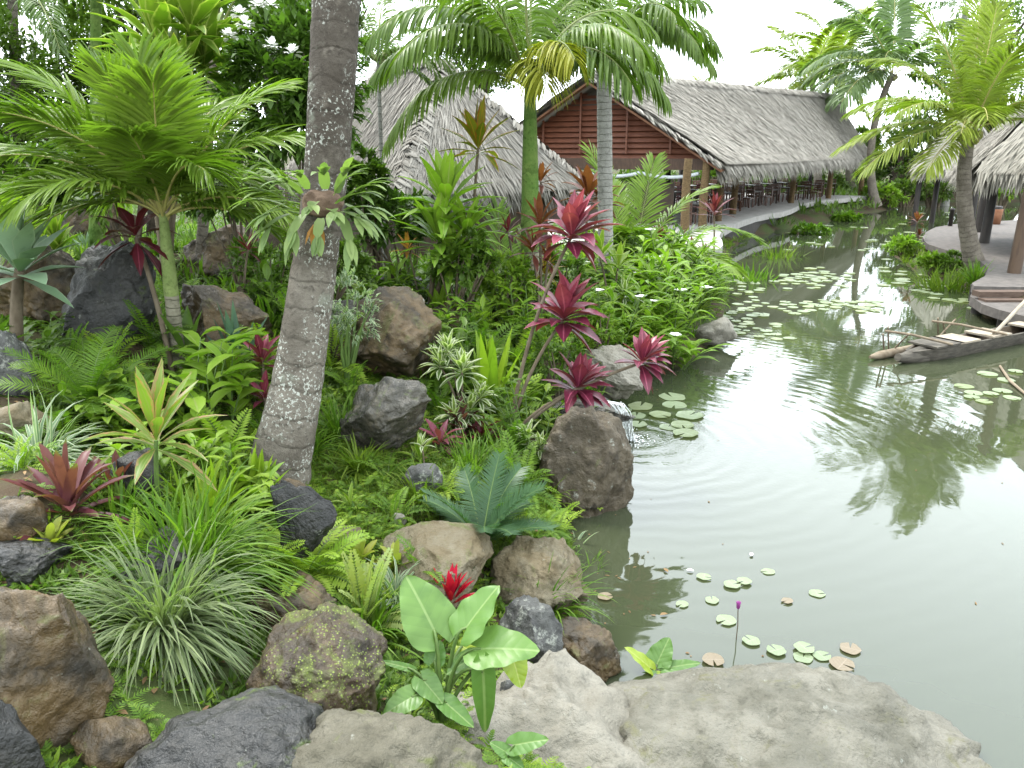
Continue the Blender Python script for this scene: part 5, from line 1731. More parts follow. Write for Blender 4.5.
seedling(503, 262, [(60, 72, 1.9, .9), (100, 80, 2.0, .6), (20, 60, 1.8, 1.3), (150, 66, 1.7, 1.2), (-10, 40, 1.5, 1.4), (-60, 60, 1.4, 1.3)], 'palm_leaf', 'dark young palm beside the green crownshaft', 42, .5, .045, 12.6)
seedling(548, 330, [(100, 75, 1.2, .8), (30, 60, 1.2, 1.2), (160, 60, 1.2, 1.2), (-30, 55, 1.0, 1.4), (220, 55, .9, 1.4)], 'palm_leaf', 'small feathery palm between the green bushes behind the upper red rosette', 43, .35, .03, 12.5)

# ------------------------------------------------------------------ cycad and other feather leaved rosettes
g = base_at(482, 550)
t = thing('cycad', 'low blue green cycad spreading over the sloping tan slab', 'cycad', g)
r = rg(51)
for k in range(17):
    mb = MB()
    az = k * 2.39996
    frond(mb, g + np.array([0, 0, .06]), az, R(r.uniform(22, 66)), r.uniform(.55, .80), r.uniform(.6, 1.2), 44, .17, .014, 72, 45, .25, .12, .009, .14, r.normal(0, .15), 2, r, 0, 1, r.uniform(.2, .8), 'needle', (.2, .72, .5), 14, .1, .04, 2)
    mb.build('frond', [MATS['cycad'], MATS['stem_green']], t)
mb = MB(); V, Fc = ico(3); mb.add(V * np.array([.09, .09, .1]) + g + np.array([0, 0, .03]), Fc); mb.build('stem', MATS['stem_brown'], t)
fern(90, 412, 150, 84, 30, 'fern', 'soft feathery green cycad like clump below the agave', 52, 'feathery_fern', 'fern', (25, 75), (.8, 1.6), 40, .2, .014, a0=75, a1=50, prof='needle')

# ------------------------------------------------------------------ elephant ears
elephant_ear(440, 722, [(434, 630, 407, 574, .10, .25, .9, 0), (466, 628, 497, 584, .05, .15, .92, 0), (481, 649, 538, 646, -.05, -.12, .85, 0), (512, 655, 522, 688, .05, -.05, .85, 1), (434, 661, 440, 640, .05, .12, 1.1, 0), (412, 697, 383, 713, -.1, -.2, .85, 0), (423, 680, 443, 703, -.02, -.12, .85, 0), (483, 672, 487, 738, -.12, -.16, .34, 0), (446, 703, 474, 727, -.10, -.2, .6, 0), (472, 658, 446, 673, .05, -.02, .75, 0), (408, 668, 379, 660, .1, .12, .3, 0), (462, 646, 480, 655, .2, .15, 1.0, 1)], 'large elephant ear plant with broad heart shaped leaves between the boulders', 61)
elephant_ear(506, 762, [(515, 745, 547, 738, 0, -.05, .62, 0), (506, 752, 490, 742, 0, .02, .8, 0), (508, 757, 524, 768, -.02, -.08, .8, 0)], 'small elephant ear sprout at the lower edge of the pale boulder', 62, 1.6, 3.3)
elephant_ear(655, 690, [(657, 664, 669, 637, .05, .15, .95, 0), (650, 668, 626, 646, 0, .05, .6, 1), (668, 668, 701, 661, 0, .02, .45, 0), (650, 676, 622, 684, -.05, -.08, .4, 0), (660, 676, 680, 684, -.05, -.1, .5, 1)], 'young elephant ear at the water edge above the flat rock shelf', 63, 1.8, 4.95)

# ------------------------------------------------------------------ tufts and rosettes, near to far
tuft(190, 580, 225, 66, 520, 'grass_green', 'green upper half of the big grass tuft hanging over the boulders', 71, 3.5, (1.1, 2.2), (20, 86), name='grass_tuft', crown=.10)
tuft(165, 632, 200, 74, 620, 'grass_grey', 'grey green drooping grass tuft with bleached tips over the slate rock', 72, 3.6, (1.3, 2.6), (8, 80), crown=.10)
tuft(40, 468, 120, 62, 170, 'grass_white', 'white edged spider grass above the maroon bromeliads', 73, 4.2, (1.3, 2.4), (15, 80), crown=.09, cat='spider plant', name='spider_plant')
tuft(340, 440, 66, 50, 150, 'grass_green', 'dark green grass tuft in front of the wet boulder beside the trunk', 74, 2.6, (.9, 2.0), (35, 88), crown=.10)
tuft(545, 612, 110, 48, 170, 'grass_green', 'bright green grass tuft on the bank above the dark angular block', 75, 2.8, (1.0, 2.0), (20, 85), crown=.15)
tuft(370, 640, 90, 60, 140, 'grass_green', 'green strappy grass between mossy boulder and elephant ear', 76, 3.6, (.9, 2.), (25, 85), crown=.14)
tuft(395, 600, 60, 42, 70, 'grass_white', 'cream striped spider plant behind the elephant ear', 77, 3.8, (1.2, 2.2), (20, 80), name='spider_plant', cat='spider plant')
tuft(574, 548, 44, 28, 44, 'grass_white', 'small white striped spider plant hanging over the pond bank', 78, 3.6, (1.4, 2.4), (10, 70), name='spider_plant', cat='spider plant', d=6.9)
tuft(262, 470, 36, 40, 40, 'grass_green', 'short grass at the shady side of the trunk foot', 79, 3.)
tuft(470, 470, 80, 34, 150, 'grass_green', 'fine grass under the red rosettes', 80, 2.2, (1., 2.), (20, 80), crown=.2)
tuft(120, 520, 90, 50, 90, 'grass_green', 'bright grass around the foot of the striped cordyline', 81, 4., (.9, 1.9), (30, 86), crown=.15)
tuft(545, 500, 60, 34, 90, 'grass_lawn', 'thin yellowish grass behind the round pond boulder', 82, 2.2, (.9, 1.9), (30, 86), crown=.2, d=7.6)
tuft(205, 530, 100, 60, 110, 'sword_lime', 'lush broad bladed green clump behind the big grass tuft', 83, 7., (.7, 1.7), (35, 86), prof='strap', name='strap_leaf_clump', cat='clump', crown=.16)

rosette(70, 515, 130, 58, 26, 'brom_maroon', 'maroon bromeliad with broad strap leaves on the dark rock', 91, 12., (8, 78))
rosette(118, 492, 70, 44, 20, 'brom_maroon', 'smaller maroon bromeliad behind the striped cordyline stem', 92, 8., (8, 78))
rosette(52, 548, 56, 34, 12, 'brom_lime', 'little yellow green bromeliad under the maroon one', 93, 11., (10, 70))
rosette(451, 604, 50, 46, 30, 'brom_red', 'vivid crimson bromeliad peeking out behind the elephant ear', 94, 8., (25, 85), (.1, .4), 'ti', pos=U(451, 606, 4.95), lift=6)
rosette(440, 447, 60, 22, 16, 'rhoeo', 'dark wine red rosette among creeping ferns', 95, 7., (5, 60), (.5, 1.2), 'ti')
rosette(480, 441, 56, 22, 15, 'ti_dark', 'dusky red rosette beside the wine red one', 96, 7., (5, 60), (.5, 1.2), 'ti')
ti_plant(14, 345, [(20, 270, 128, -.1)], 'leaf_agave', 'blue green foxtail agave rosette at the picture edge', 97, 'agave', 'agave', lw=15., n=24, sr=7., d=7.3, el=(0, 84), droop=(.2, .6), fold=.1)
rosette(24, 240, 84, 60, 20, 'sword_lime', 'lime green bird nest bromeliad above the agave', 98, 13., (28, 84), (.1, .5), 'brom', pos=U(22, 240, 8.6), lift=0)
rosette(58, 236, 50, 50, 14, 'leaf_yellowtip', 'upright yellow green bromeliad next to the lime one', 99, 9., (35, 85), (.1, .4), 'brom', pos=U(56, 246, 8.5), lift=0)
rosette(258, 508, 92, 84, 14, 'sword_lime', 'upright light green bird nest fern before the trunk foot', 100, 14., (50, 88), (.15, .6), 'ti', 'birdnest_fern', 'fern', fold=.1)
rosette(490, 398, 120, 118, 15, 'sword_lime', 'tall fan of bright green sword leaves in the middle of the garden', 101, 11., (55, 89), (.05, .5), 'ti', 'sword_plant', 'sword plant', fold=.1, d=8.9)
rosette(236, 352, 70, 110, 11, 'leaf_blue', 'blue green sword leaf plant before the brown grey boulder', 102, 11., (52, 88), (.05, .4), 'ti', 'sword_plant', 'sword plant', fold=.14, d=8.0)
rosette(190, 372, 110, 80, 9, 'leaf_dark', 'dark broad bladed lily at the foot of the slender palm', 103, 16., (25, 80), (.5, 1.2), 'ti', 'crinum_lily', 'lily', fold=.14)
rosette(88, 258, 36, 26, 22, 'leaf_agave', 'small spiky silver green bromeliad before the high brown boulder', 104, 4., (10, 80), (.1, .4), 'ti')
rosette(120, 626, 40, 20, 9, 'fern_bright', 'small green rosette on the brown ochre boulder', 105, 5., (10, 70), (.4, 1.), 'ti', 'small_rosette', 'rosette') if 0 else None
rosette(120, 470, 30, 22, 10, 'leaf_fresh', 'fresh green rosette between rock and striped cordyline', 106, 6., (10, 75))
rosette(420, 462, 54, 22, 9, 'leaf_yellowtip', 'light green rosette on the grassy patch above cycad', 107, 6., (10, 70), (.4, 1.), 'ti', 'small_rosette', 'rosette')
rosette(350, 508, 44, 16, 8, 'leaf_yellowtip', 'yellow green ground rosette on the grass patch', 108, 5., (10, 60), (.4, 1.), 'ti', 'small_rosette', 'rosette')
rosette(396, 572, 54, 30, 12, 'brom_lime', 'lime yellow bromeliad in front of the sloping tan slab', 109, 9., (15, 75), (.3, .8), 'brom')
rosette(360, 565, 44, 34, 10, 'brom_lime', 'lime yellow bromeliad beside the leaning dark slab', 110, 9., (20, 80), (.3, .8), 'brom')
rosette(560, 222, 100, 70, 10, 'leaf_fresh', 'long bright strap leaves at the foot of the green crownshaft', 111, 13., (30, 85), (.3, .9), 'ti', 'bird_lily', 'lily', d=11.6)
rosette(672, 252, 80, 56, 18, 'leaf_fresh', 'spiky green pandanus by the walkway tip', 112, 7., (25, 88), (.1, .5), 'ti', 'pandanus', 'pandanus', d=20.)
rosette(702, 258, 54, 24, 14, 'leaf_yellowtip', 'yellow green spiky pandanus at the very tip of the walkway', 113, 6., (15, 80), (.2, .6), 'ti', 'pandanus', 'pandanus', d=21.5)
rosette(540, 296, 60, 40, 16, 'sword_lime', 'bird nest fern with upright fronds below the white flowers', 114, 8., (30, 85), (.2, .6), 'ti', 'birdnest_fern', 'fern', d=11.6)
rosette(602, 322, 70, 44, 16, 'leaf_fresh', 'green bird nest fern behind the middle red rosette', 115, 8., (20, 80), (.3, .8), 'ti', 'birdnest_fern', 'fern', d=12.4)

# ------------------------------------------------------------------ cordylines, dracaenas and crotons
ti_plant(508, 476, [(572, 236, 92, .35), (565, 318, 90, .2), (578, 388, 74, .1), (643, 362, 64, .15)], 'ti_red', 'tall crimson cordyline with four leaf rosettes leaning over the waterfall', 121, lw=16., n=30, sr=2.1, d=8.35)
ti_plant(160, 520, [(156, 440, 150, .0)], 'ti_stripe', 'single stemmed cordyline with pink and yellow striped leaves', 122, lw=7.5, n=20, sr=3., stem='stem_green', el=(-10, 86), droop=(.3, .9))
ti_plant(172, 372, [(136, 238, 92, .1)], 'ti_dark', 'lanky cordyline with drooping dark red leaves beside the slender palm', 123, lw=12., n=15, sr=3., el=(-60, 60), droop=(.5, 1.3))
ti_plant(268, 418, [(262, 362, 64, .2), (264, 398, 56, 0)], 'ti_red', 'red leaved cordyline half hidden behind the leaning trunk', 124, lw=13., n=12, sr=2.4, el=(0, 70))
ti_plant(428, 276, [(446, 208, 118, 0), (438, 240, 100, -.15), (466, 236, 90, -.1), (452, 262, 76, -.2)], 'leaf_lime', 'pale lime cordyline with layered leaves in front of the thatched hut', 125, lw=10., n=30, sr=2.6, d=11.6, el=(-20, 84))
ti_plant(470, 282, [(478, 148, 92, .1)], 'croton', 'tall stalked croton with orange and green leaves against the hut thatch', 126, 'croton', 'croton', lw=9., n=22, sr=1.8, d=12.2, el=(-15, 84))
ti_plant(585, 262, [(588, 196, 66, 0), (602, 204, 50, .2)], 'ti_brown', 'dark bronze cordyline below the gable awning', 127, lw=13., n=18, sr=1.5, d=16.5)
ti_plant(542, 282, [(540, 226, 62, 0), (533, 252, 56, -.1), (548, 262, 44, 0)], 'ti_brown', 'bronze and green cordyline at the foot of the royal palm', 128, lw=9., n=16, sr=1.6, d=11.4)
ti_plant(540, 215, [(541, 182, 44, 0)], 'ti_brown', 'rusty leaved shrub tip in front of the hut eave', 129, lw=10., n=16, sr=1.5, d=15.)
ti_plant(714, 262, [(714, 213, 46, 0)], 'ti_dark', 'dusky red cordyline standing before the walkway tip', 130, lw=9., n=18, sr=1.1, d=23.2, el=(5, 85))
ti_plant(700, 270, [(692, 250, 30, 0), (704, 254, 26, 0)], 'ti_brown', 'low rusty red cordyline at the waterline under the walkway tip', 131, lw=9., n=14, sr=1., d=22.)
ti_plant(168, 300, [(160, 52, 150, 0), (205, 66, 120, .3), (140, 92, 110, .3), (190, 30, 130, .1), (178, 92, 120, -.2)], 'leaf_yellowtip', 'big dracaena with yellow tipped strap leaves high in the upper corner', 132, 'dracaena', 'dracaena', lw=9.5, n=36, sr=3., d=10.6, el=(-25, 86))
ti_plant(462, 402, [(462, 372, 52, 0), (440, 366, 46, .1), (448, 352, 44, .2), (470, 412, 50, -.15), (455, 418, 46, -.2), (480, 398, 40, -.1)], 'variegated', 'cream variegated song of india bush below the sword leaves', 133, 'dracaena', 'dracaena', lw=11., n=24, sr=1.4, d=8.3, el=(-25, 80))
ti_plant(532, 466, [(528, 438, 46, 0), (540, 448, 40, -.05), (525, 462, 34, -.1)], 'variegated', 'small cream variegated dracaena above the round pond boulder', 134, 'dracaena', 'dracaena', lw=10., n=14, sr=1.2, d=7.9, el=(-15, 80))
ti_plant(425, 478, [(422, 445, 30, 0)], 'variegated', 'tiny cream variegated dracaena shoot beside wet boulder', 135, 'dracaena', 'dracaena', lw=9., n=10, sr=1., el=(0, 80))
ti_plant(612, 300, [(600, 258, 60, 0), (618, 268, 56, .1)], 'leaf_yellowtip', 'yellow edged cordyline behind the topmost red rosette', 136, lw=9., n=18, sr=1.3, d=14.)
ti_plant(240, 290, [(248, 250, 40, 0)], 'ti_dark', 'small dark red cordyline near the root covered boulder', 137, lw=10., n=12, sr=1.4, d=9.6)
ti_plant(590, 340, [(604, 300, 56, 0)], 'ti_brown', 'bronze leaved cordyline shoot under the palms', 138, lw=8, n=12, sr=1.2, d=11.8) if 0 else None

# ------------------------------------------------------------------ ferns
fern(365, 628, 100, 78, 22, 'fern_pale', 'pale yellowish sword fern beside the mossy boulder', 151, nl=24, ll=.13, lw=.06, el=(40, 85), bend=(.5, 1.3))
fern(304, 585, 130, 64, 60, 'fern_bright', 'bright mossy asparagus fern spilling beside the leaning slab', 152, nl=24, ll=.18, lw=.045, el=(15, 75), bend=(1., 2.))
fern(262, 580, 90, 50, 40, 'fern_bright', 'light green asparagus fern touching the big grass tuft', 153, nl=24, ll=.18, lw=.045, el=(15, 70), bend=(1., 2.))
fern(470, 500, 26, 52, 6, 'fern', 'slender upright sword fern in the middle of the cycad', 154, nl=24, ll=.13, lw=.05, el=(70, 88), bend=(.2, .6), d=6.55)
fern(296, 520, 26, 40, 6, 'fern_bright', 'sword fern sprig growing on the tan stone at the trunk foot', 155, nl=20, ll=.15, lw=.06, el=(60, 88), bend=(.3, .8))
fern(520, 250, 80, 46, 14, 'fern', 'lacy fern at the foot of the dark young palm', 156, nl=22, ll=.18, lw=.05, d=11.8)
fern(396, 262, 100, 50, 18, 'fern', 'lacy green fern near the standing stone', 157, nl=22, ll=.18, lw=.05, d=12.)
fern(60, 300, 44, 50, 9, 'fern', 'hanging sword fern under the agave', 158, nl=22, ll=.16, lw=.06, el=(10, 80), d=7.4)
fern(226, 398, 90, 56, 14, 'fern_bright', 'ladder fern between the slender palm and the trunk', 159, nl=24, ll=.14, lw=.05, el=(35, 85), bend=(.6, 1.4))
fern(200, 450, 90, 54, 12, 'fern_bright', 'fresh green ladder fern before the trunk foot', 160, nl=24, ll=.14, lw=.055, el=(35, 85), bend=(.6, 1.4))
fern(510, 440, 70, 36, 18, 'fern', 'creeping fern cascading toward the pond boulder', 161, nl=20, ll=.17, lw=.045, el=(5, 65), d=8.)
fern(560, 438, 70, 36, 18, 'fern_bright', 'light fern fringe on top of the round pond boulder', 162, nl=20, ll=.17, lw=.045, el=(5, 65), d=8.2)
fern(445, 495, 80, 30, 18, 'fern_bright', 'low feathery fern above the cycad', 163, nl=20, ll=.17, lw=.045, el=(5, 60))
fern(385, 480, 70, 36, 14, 'fern', 'fern tuft at the edge of the wet boulder', 164, nl=20, ll=.17, lw=.045, el=(15, 70))
fern(430, 300, 80, 44, 20, 'fern', 'soft fern behind the stream boulder', 165, nl=22, ll=.17, lw=.045, el=(15, 75), d=11.4)
fern(470, 310, 90, 50, 22, 'fern_bright', 'soft fern hanging over the stream bank', 166, nl=22, ll=.17, lw=.045, el=(10, 75), d=10.8)
fern(530, 380, 80, 60, 20, 'fern', 'fern thicket behind the tall sword leaves', 167, nl=22, ll=.17, lw=.045, el=(20, 80), d=9.6)
fern(590, 350, 60, 36, 14, 'fern_bright', 'small fern above the pale shore rock', 168, nl=20, ll=.17, lw=.05, el=(15, 75), d=11.6)
fern(20, 500, 40, 36, 10, 'fern', 'dark fern at the edge near the mossy brown rock', 169, nl=20, ll=.17, lw=.05)
fern(132, 560, 70, 46, 12, 'fern_bright', 'sword fern behind the big grass tuft', 170, nl=22, ll=.15, lw=.05, el=(30, 85))
fern(545, 530, 60, 30, 14, 'fern', 'fern hanging below the cycad on the pond bank', 171, nl=20, ll=.17, lw=.05, el=(-5, 55))
fern(555, 560, 40, 40, 12, 'fern_bright', 'drooping fern fringe beside the small white striped spider plant', 172, nl=18, ll=.17, lw=.05, el=(0, 60), d=6.7)
fern(205, 352, 60, 40, 10, 'fern', 'fern beside the blue green sword leaves', 173, nl=20, ll=.17, lw=.05)
fern(95, 690, 50, 26, 14, 'fern', 'moss like fern under the drooping grass tuft', 174, nl=18, ll=.17, lw=.04, el=(5, 70)) if 0 else None

# ------------------------------------------------------------------ broad leaved clumps and shrubs
cane(205, 430, 110, 80, 16, 'leaf_lime', 'light green broad leaved clump between slender palm and trunk', 181, 'broadleaf_clump', 'clump', 34, 17, 6, prof='oval', el=(45, 85))
cane(175, 480, 100, 46, 14, 'leaf_fresh', 'leafy green clump behind the striped cordyline', 182, 'broadleaf_clump', 'clump', 26, 10, 6)
shrub(296, 250, 294, 88, 132, 180, 170, 30, 'leaf_dark', 'dark leaved shrub with white flower heads behind the leaning trunk', 183, 15, 6, 10.4, 'flowering_shrub', flowers=[(240, 15), (258, 7), (246, 26), (229, 38), (272, 47), (293, 54), (270, 6)], fpx=8.5)
shrub(375, 260, 366, 186, 44, 70, 50, 24, 'leaf_mid', 'leafy green shrub against the hut thatch beside the trunk', 184, 10, 6, 12.5, prof='oval')
shrub(405, 272, 398, 222, 80, 64, 60, 22, 'leaf_dark', 'low dark shrub beneath the hut thatch', 185, 12, 5, 12.6)
shrub(455, 296, 462, 262, 80, 56, 60, 22, 'leaf_mid', 'rounded green bush in front of the pale lime cordyline', 186, 9, 4, 11.2)
shrub(505, 312, 505, 282, 80, 60, 60, 22, 'leaf_fresh', 'fresh green bush below the royal palm', 187, 9, 4, 11.4)
shrub(565, 322, 560, 288, 70, 66, 60, 22, 'leaf_mid', 'green bush between the two upper red rosettes', 188, 9, 4, 12.4)
shrub(330, 310, 345, 262, 60, 60, 45, 22, 'leaf_mid', 'small green bush hidden behind the leaning trunk', 189, 9, 4, 10.8)
shrub(270, 300, 262, 268, 80, 52, 50, 20, 'leaf_mid', 'mixed green bush behind the brown grey boulder', 190, 9, 4, 10.2)
shrub(350, 420, 352, 312, 60, 90, 46, 10, 'grass_white', 'loose whitish sprays hanging beside the leaning trunk', 191, 9, 3, 8.6, stem='stem_green')
shrub(10, 250, 20, 180, 120, 90, 80, 26, 'leaf_mid', 'dense green bush at the edge behind the lime bromeliad', 192, 12, 5, 11.8)
shrub(130, 240, 120, 170, 150, 110, 100, 26, 'leaf_mid', 'shady green bush behind the feathery palm', 193, 12, 5, 12.2)
shrub(240, 250, 232, 190, 100, 100, 80, 26, 'leaf_dark', 'dark bush between the feathery palm and the white flowered shrub', 194, 12, 5, 11.6)
G_ = [(612, 330, 100, 64, 26, 4, 12.8, 'white flowered ginger clump just above the pale shore rock'), (655, 330, 100, 66, 28, 5, 14.2, 'white flowered ginger bush leaning over the water'), (680, 318, 76, 46, 24, 0, 15.8, 'light green ginger bush at the pond edge'),
      (684, 300, 60, 32, 22, 0, 17.4, 'bright ginger bush overhanging the lily pads'), (660, 292, 100, 56, 26, 2, 17.0, 'leafy ginger bush behind the white flowered ones'), (625, 300, 90, 60, 22, 2, 15.2, 'leafy ginger clump behind the pale shore rock'),
      (670, 276, 56, 20, 16, 0, 19.8, 'low ginger bush near the walkway tip'), (640, 276, 80, 46, 20, 0, 18.4, 'green ginger clump under the bright young palm'), (590, 302, 70, 50, 18, 0, 13.6, 'green ginger clump beside the bronze cordyline'), (668, 352, 70, 40, 20, 1, 13.4, 'pale green ginger spray trailing above the shore rocks'), (600, 282, 60, 46, 16, 0, 15.4, 'shaded ginger clump under the gable palms')]
for k, (px, py, w, h, n, fl, d, lab) in enumerate(G_):
    cane(px, py, w, h, n, ['leaf_fresh', 'leaf_lime', 'leaf_fresh', 'leaf_mid'][k % 4], lab, 200 + k, leaf=[26, 24, 20, 18, 20, 24, 16, 18, 24, 26, 22][k], lw=[6, 6, 5, 4.5, 5, 6, 4.5, 5, 6, 6, 5][k], nl=10, flowers=fl, d=d, fpx=7.)
cane(452, 330, 60, 50, 14, 'leaf_mid', 'low leafy clump at the stream boulder', 221, 'broadleaf_clump', 'clump', 16, 6, 6, d=10.2)
cane(400, 330, 50, 40, 10, 'leaf_dark', 'dark leafy clump on the stream boulder', 222, 'broadleaf_clump', 'clump', 16, 6, 6, d=11.4) if 0 else None
cane(480, 262, 70, 60, 16, 'leaf_mid', 'tall leafy stems beside the croton', 223, 'broadleaf_clump', 'clump', 24, 6, 7, d=12.2)
cane(415, 272, 60, 50, 14, 'leaf_fresh', 'hanging strap leaved clump under the hut thatch', 224, 'broadleaf_clump', 'clump', 26, 6, 7, d=12.1)
# waterside plants below the walkway
tuft(742, 262, 60, 22, 200, 'grass_green', 'row of bright reeds below the walkway tip', 231, 3., (.1, .6), (65, 90), prof='strap', name='reed_bed', cat='reeds', crown=.45, d=23.4)
tuft(770, 246, 50, 22, 170, 'grass_green', 'farther bright reeds along the walkway foot', 232, 3., (.1, .6), (65, 90), prof='strap', name='reed_bed', cat='reeds', crown=.45, d=28.4)
tuft(780, 246, 52, 44, 330, 'grass_lawn', 'feathery papyrus like clump rising from the pond under the walkway', 233, 1.7, (.8, 2.2), (40, 89), name='papyrus_clump', cat='papyrus', crown=.22, d=28.2)
for k, (px, d, w) in ((0, (812, 36, 36)), (2, (846, 43, 36))):
    shrub(px, 225, px, ZPY if 0 else [231, 225, 219, 214][k], w, 15, 50, 20, ['fern', 'leaf_mid', 'fern', 'leaf_fresh'][k], ['soft green bush under the middle of the walkway', 'green bush below the farther walkway posts', 'feathery bush near the far walkway end', 'bright bush where the walkway meets the bank'][k], 240 + k, 5, 2., d)
# island and bank plants by the pavilion
shrub(902, 256, 902, 248, 36, 22, 60, 24, 'leaf_lime', 'yellow green bush on the little point in the pond', 251, 5, 2, 27.)
ti_plant(917, 246, [(917, 222, 22, 0), (919, 236, 16, 0)], 'ti_brown', 'thin rusty cordyline on the little point in the pond', 252, lw=12, n=14, sr=.8, d=28.)
shrub(930, 268, 932, 262, 30, 18, 40, 22, 'leaf_fresh', 'low bush at the waterline under the upper deck', 253, 5, 2, 23.6)
shrub(948, 270, 950, 262, 34, 22, 40, 22, 'leaf_mid', 'rounded bush beside the ringed coconut trunk', 254, 5, 2.4, 23.2)
tuft(972, 300, 26, 30, 80, 'grass_green', 'grass clump between the coconut trunk and the lower deck', 255, 2.2, (.3, 1.2), (50, 88), d=20.4)
tuft(946, 284, 60, 14, 160, 'grass_lawn', 'low grassy fringe along the bank under the coconut palm', 256, 2., (.3, 1.2), (40, 88), crown=.4, d=21.6, name='grass_fringe', cat='grass')
rosette(918, 212, 30, 18, 16, 'brom_lime', 'yellow spiky rosette on the far bank', 257, 5., (5, 80), (.2, .5), 'ti', 'spiky_plant', 'plant', d=47.)
B_ = [(884, 206, 40, 22, 'leaf_fresh', 52, 'light bush on the far bank near the leaning palm foot'), (905, 204, 44, 26, 'leaf_fardark', 54, 'dark bush in the middle of the far bank'), (935, 202, 50, 30, 'leaf_far', 54, 'broad bush on the far bank under the pale trunk'), (968, 200, 50, 40, 'leaf_fardark', 56, 'shady bush behind the pavilion posts'), (1000, 202, 50, 36, 'leaf_lime', 50, 'sunlit yellow green bush behind the pavilion deck'), (1030, 200, 60, 46, 'leaf_far', 56, 'dense bush behind the pavilion at the picture edge')]
for k, (px, py, w, h, mt, d, lab) in enumerate(B_):
    shrub(px, py, px, py - h * .45, w, h, 60, 22, mt, lab, 260 + k, 5, 2.2, d)

# ------------------------------------------------------------------ background trees
T_ = [(885, 200, 905, 165, 90, 80, 'leaf_fardark', 60, 'dark tree behind the far end of the restaurant'), (940, 200, 950, 120, 110, 110, 'leaf_far', 66, 'broad green tree between the coconut palms'), (1010, 200, 1015, 110, 120, 120, 'leaf_fardark', 62, 'dark tree behind the pavilion roof'), (865, 200, 860, 160, 50, 60, 'leaf_far', 68, 'small tree at the end of the walkway'), (985, 200, 985, 55, 120, 110, 'leaf_far', 72, 'tall pale tree behind the palm crowns'),
      (790, 200, 800, 180, 110, 40, 'leaf_far', 66, 'green hedge tree seen through the restaurant'), (720, 200, 725, 185, 100, 40, 'leaf_fardark', 62, 'dark hedge tree seen under the restaurant roof'), (640, 210, 640, 190, 110, 50, 'leaf_fardark', 52, 'dark hedge tree behind the restaurant gable'),
      (60, 220, 55, 95, 200, 220, 'leaf_far', 20, 'hazy green tree filling the upper corner behind the palms'), (150, 220, 150, 80, 170, 190, 'leaf_fardark', 19, 'dark tree behind the yellow tipped dracaena'), (-30, 220, -20, 100, 160, 260, 'leaf_far', 17, 'green tree cut by the picture edge'), (270, 220, 275, 60, 130, 170, 'leaf_fardark', 17, 'dark tree behind the white flowered shrub'),
      (470, 200, 480, 75, 90, 90, 'leaf_far', 34, 'green tree between hut and restaurant gable'), (340, 200, 340, 30, 90, 120, 'leaf_far', 30, 'pale tree behind the leaning trunk')]
for k, (px, py, cx, cy, w, h, mt, d, lab) in enumerate(T_):
    near = d < 25
    tree(px, py, cx, cy, w, h, 190 if near else 150, 34 if near else 26, mt, lab, 300 + k, d, 9 if near else 5.5, 4 if near else 2.6)
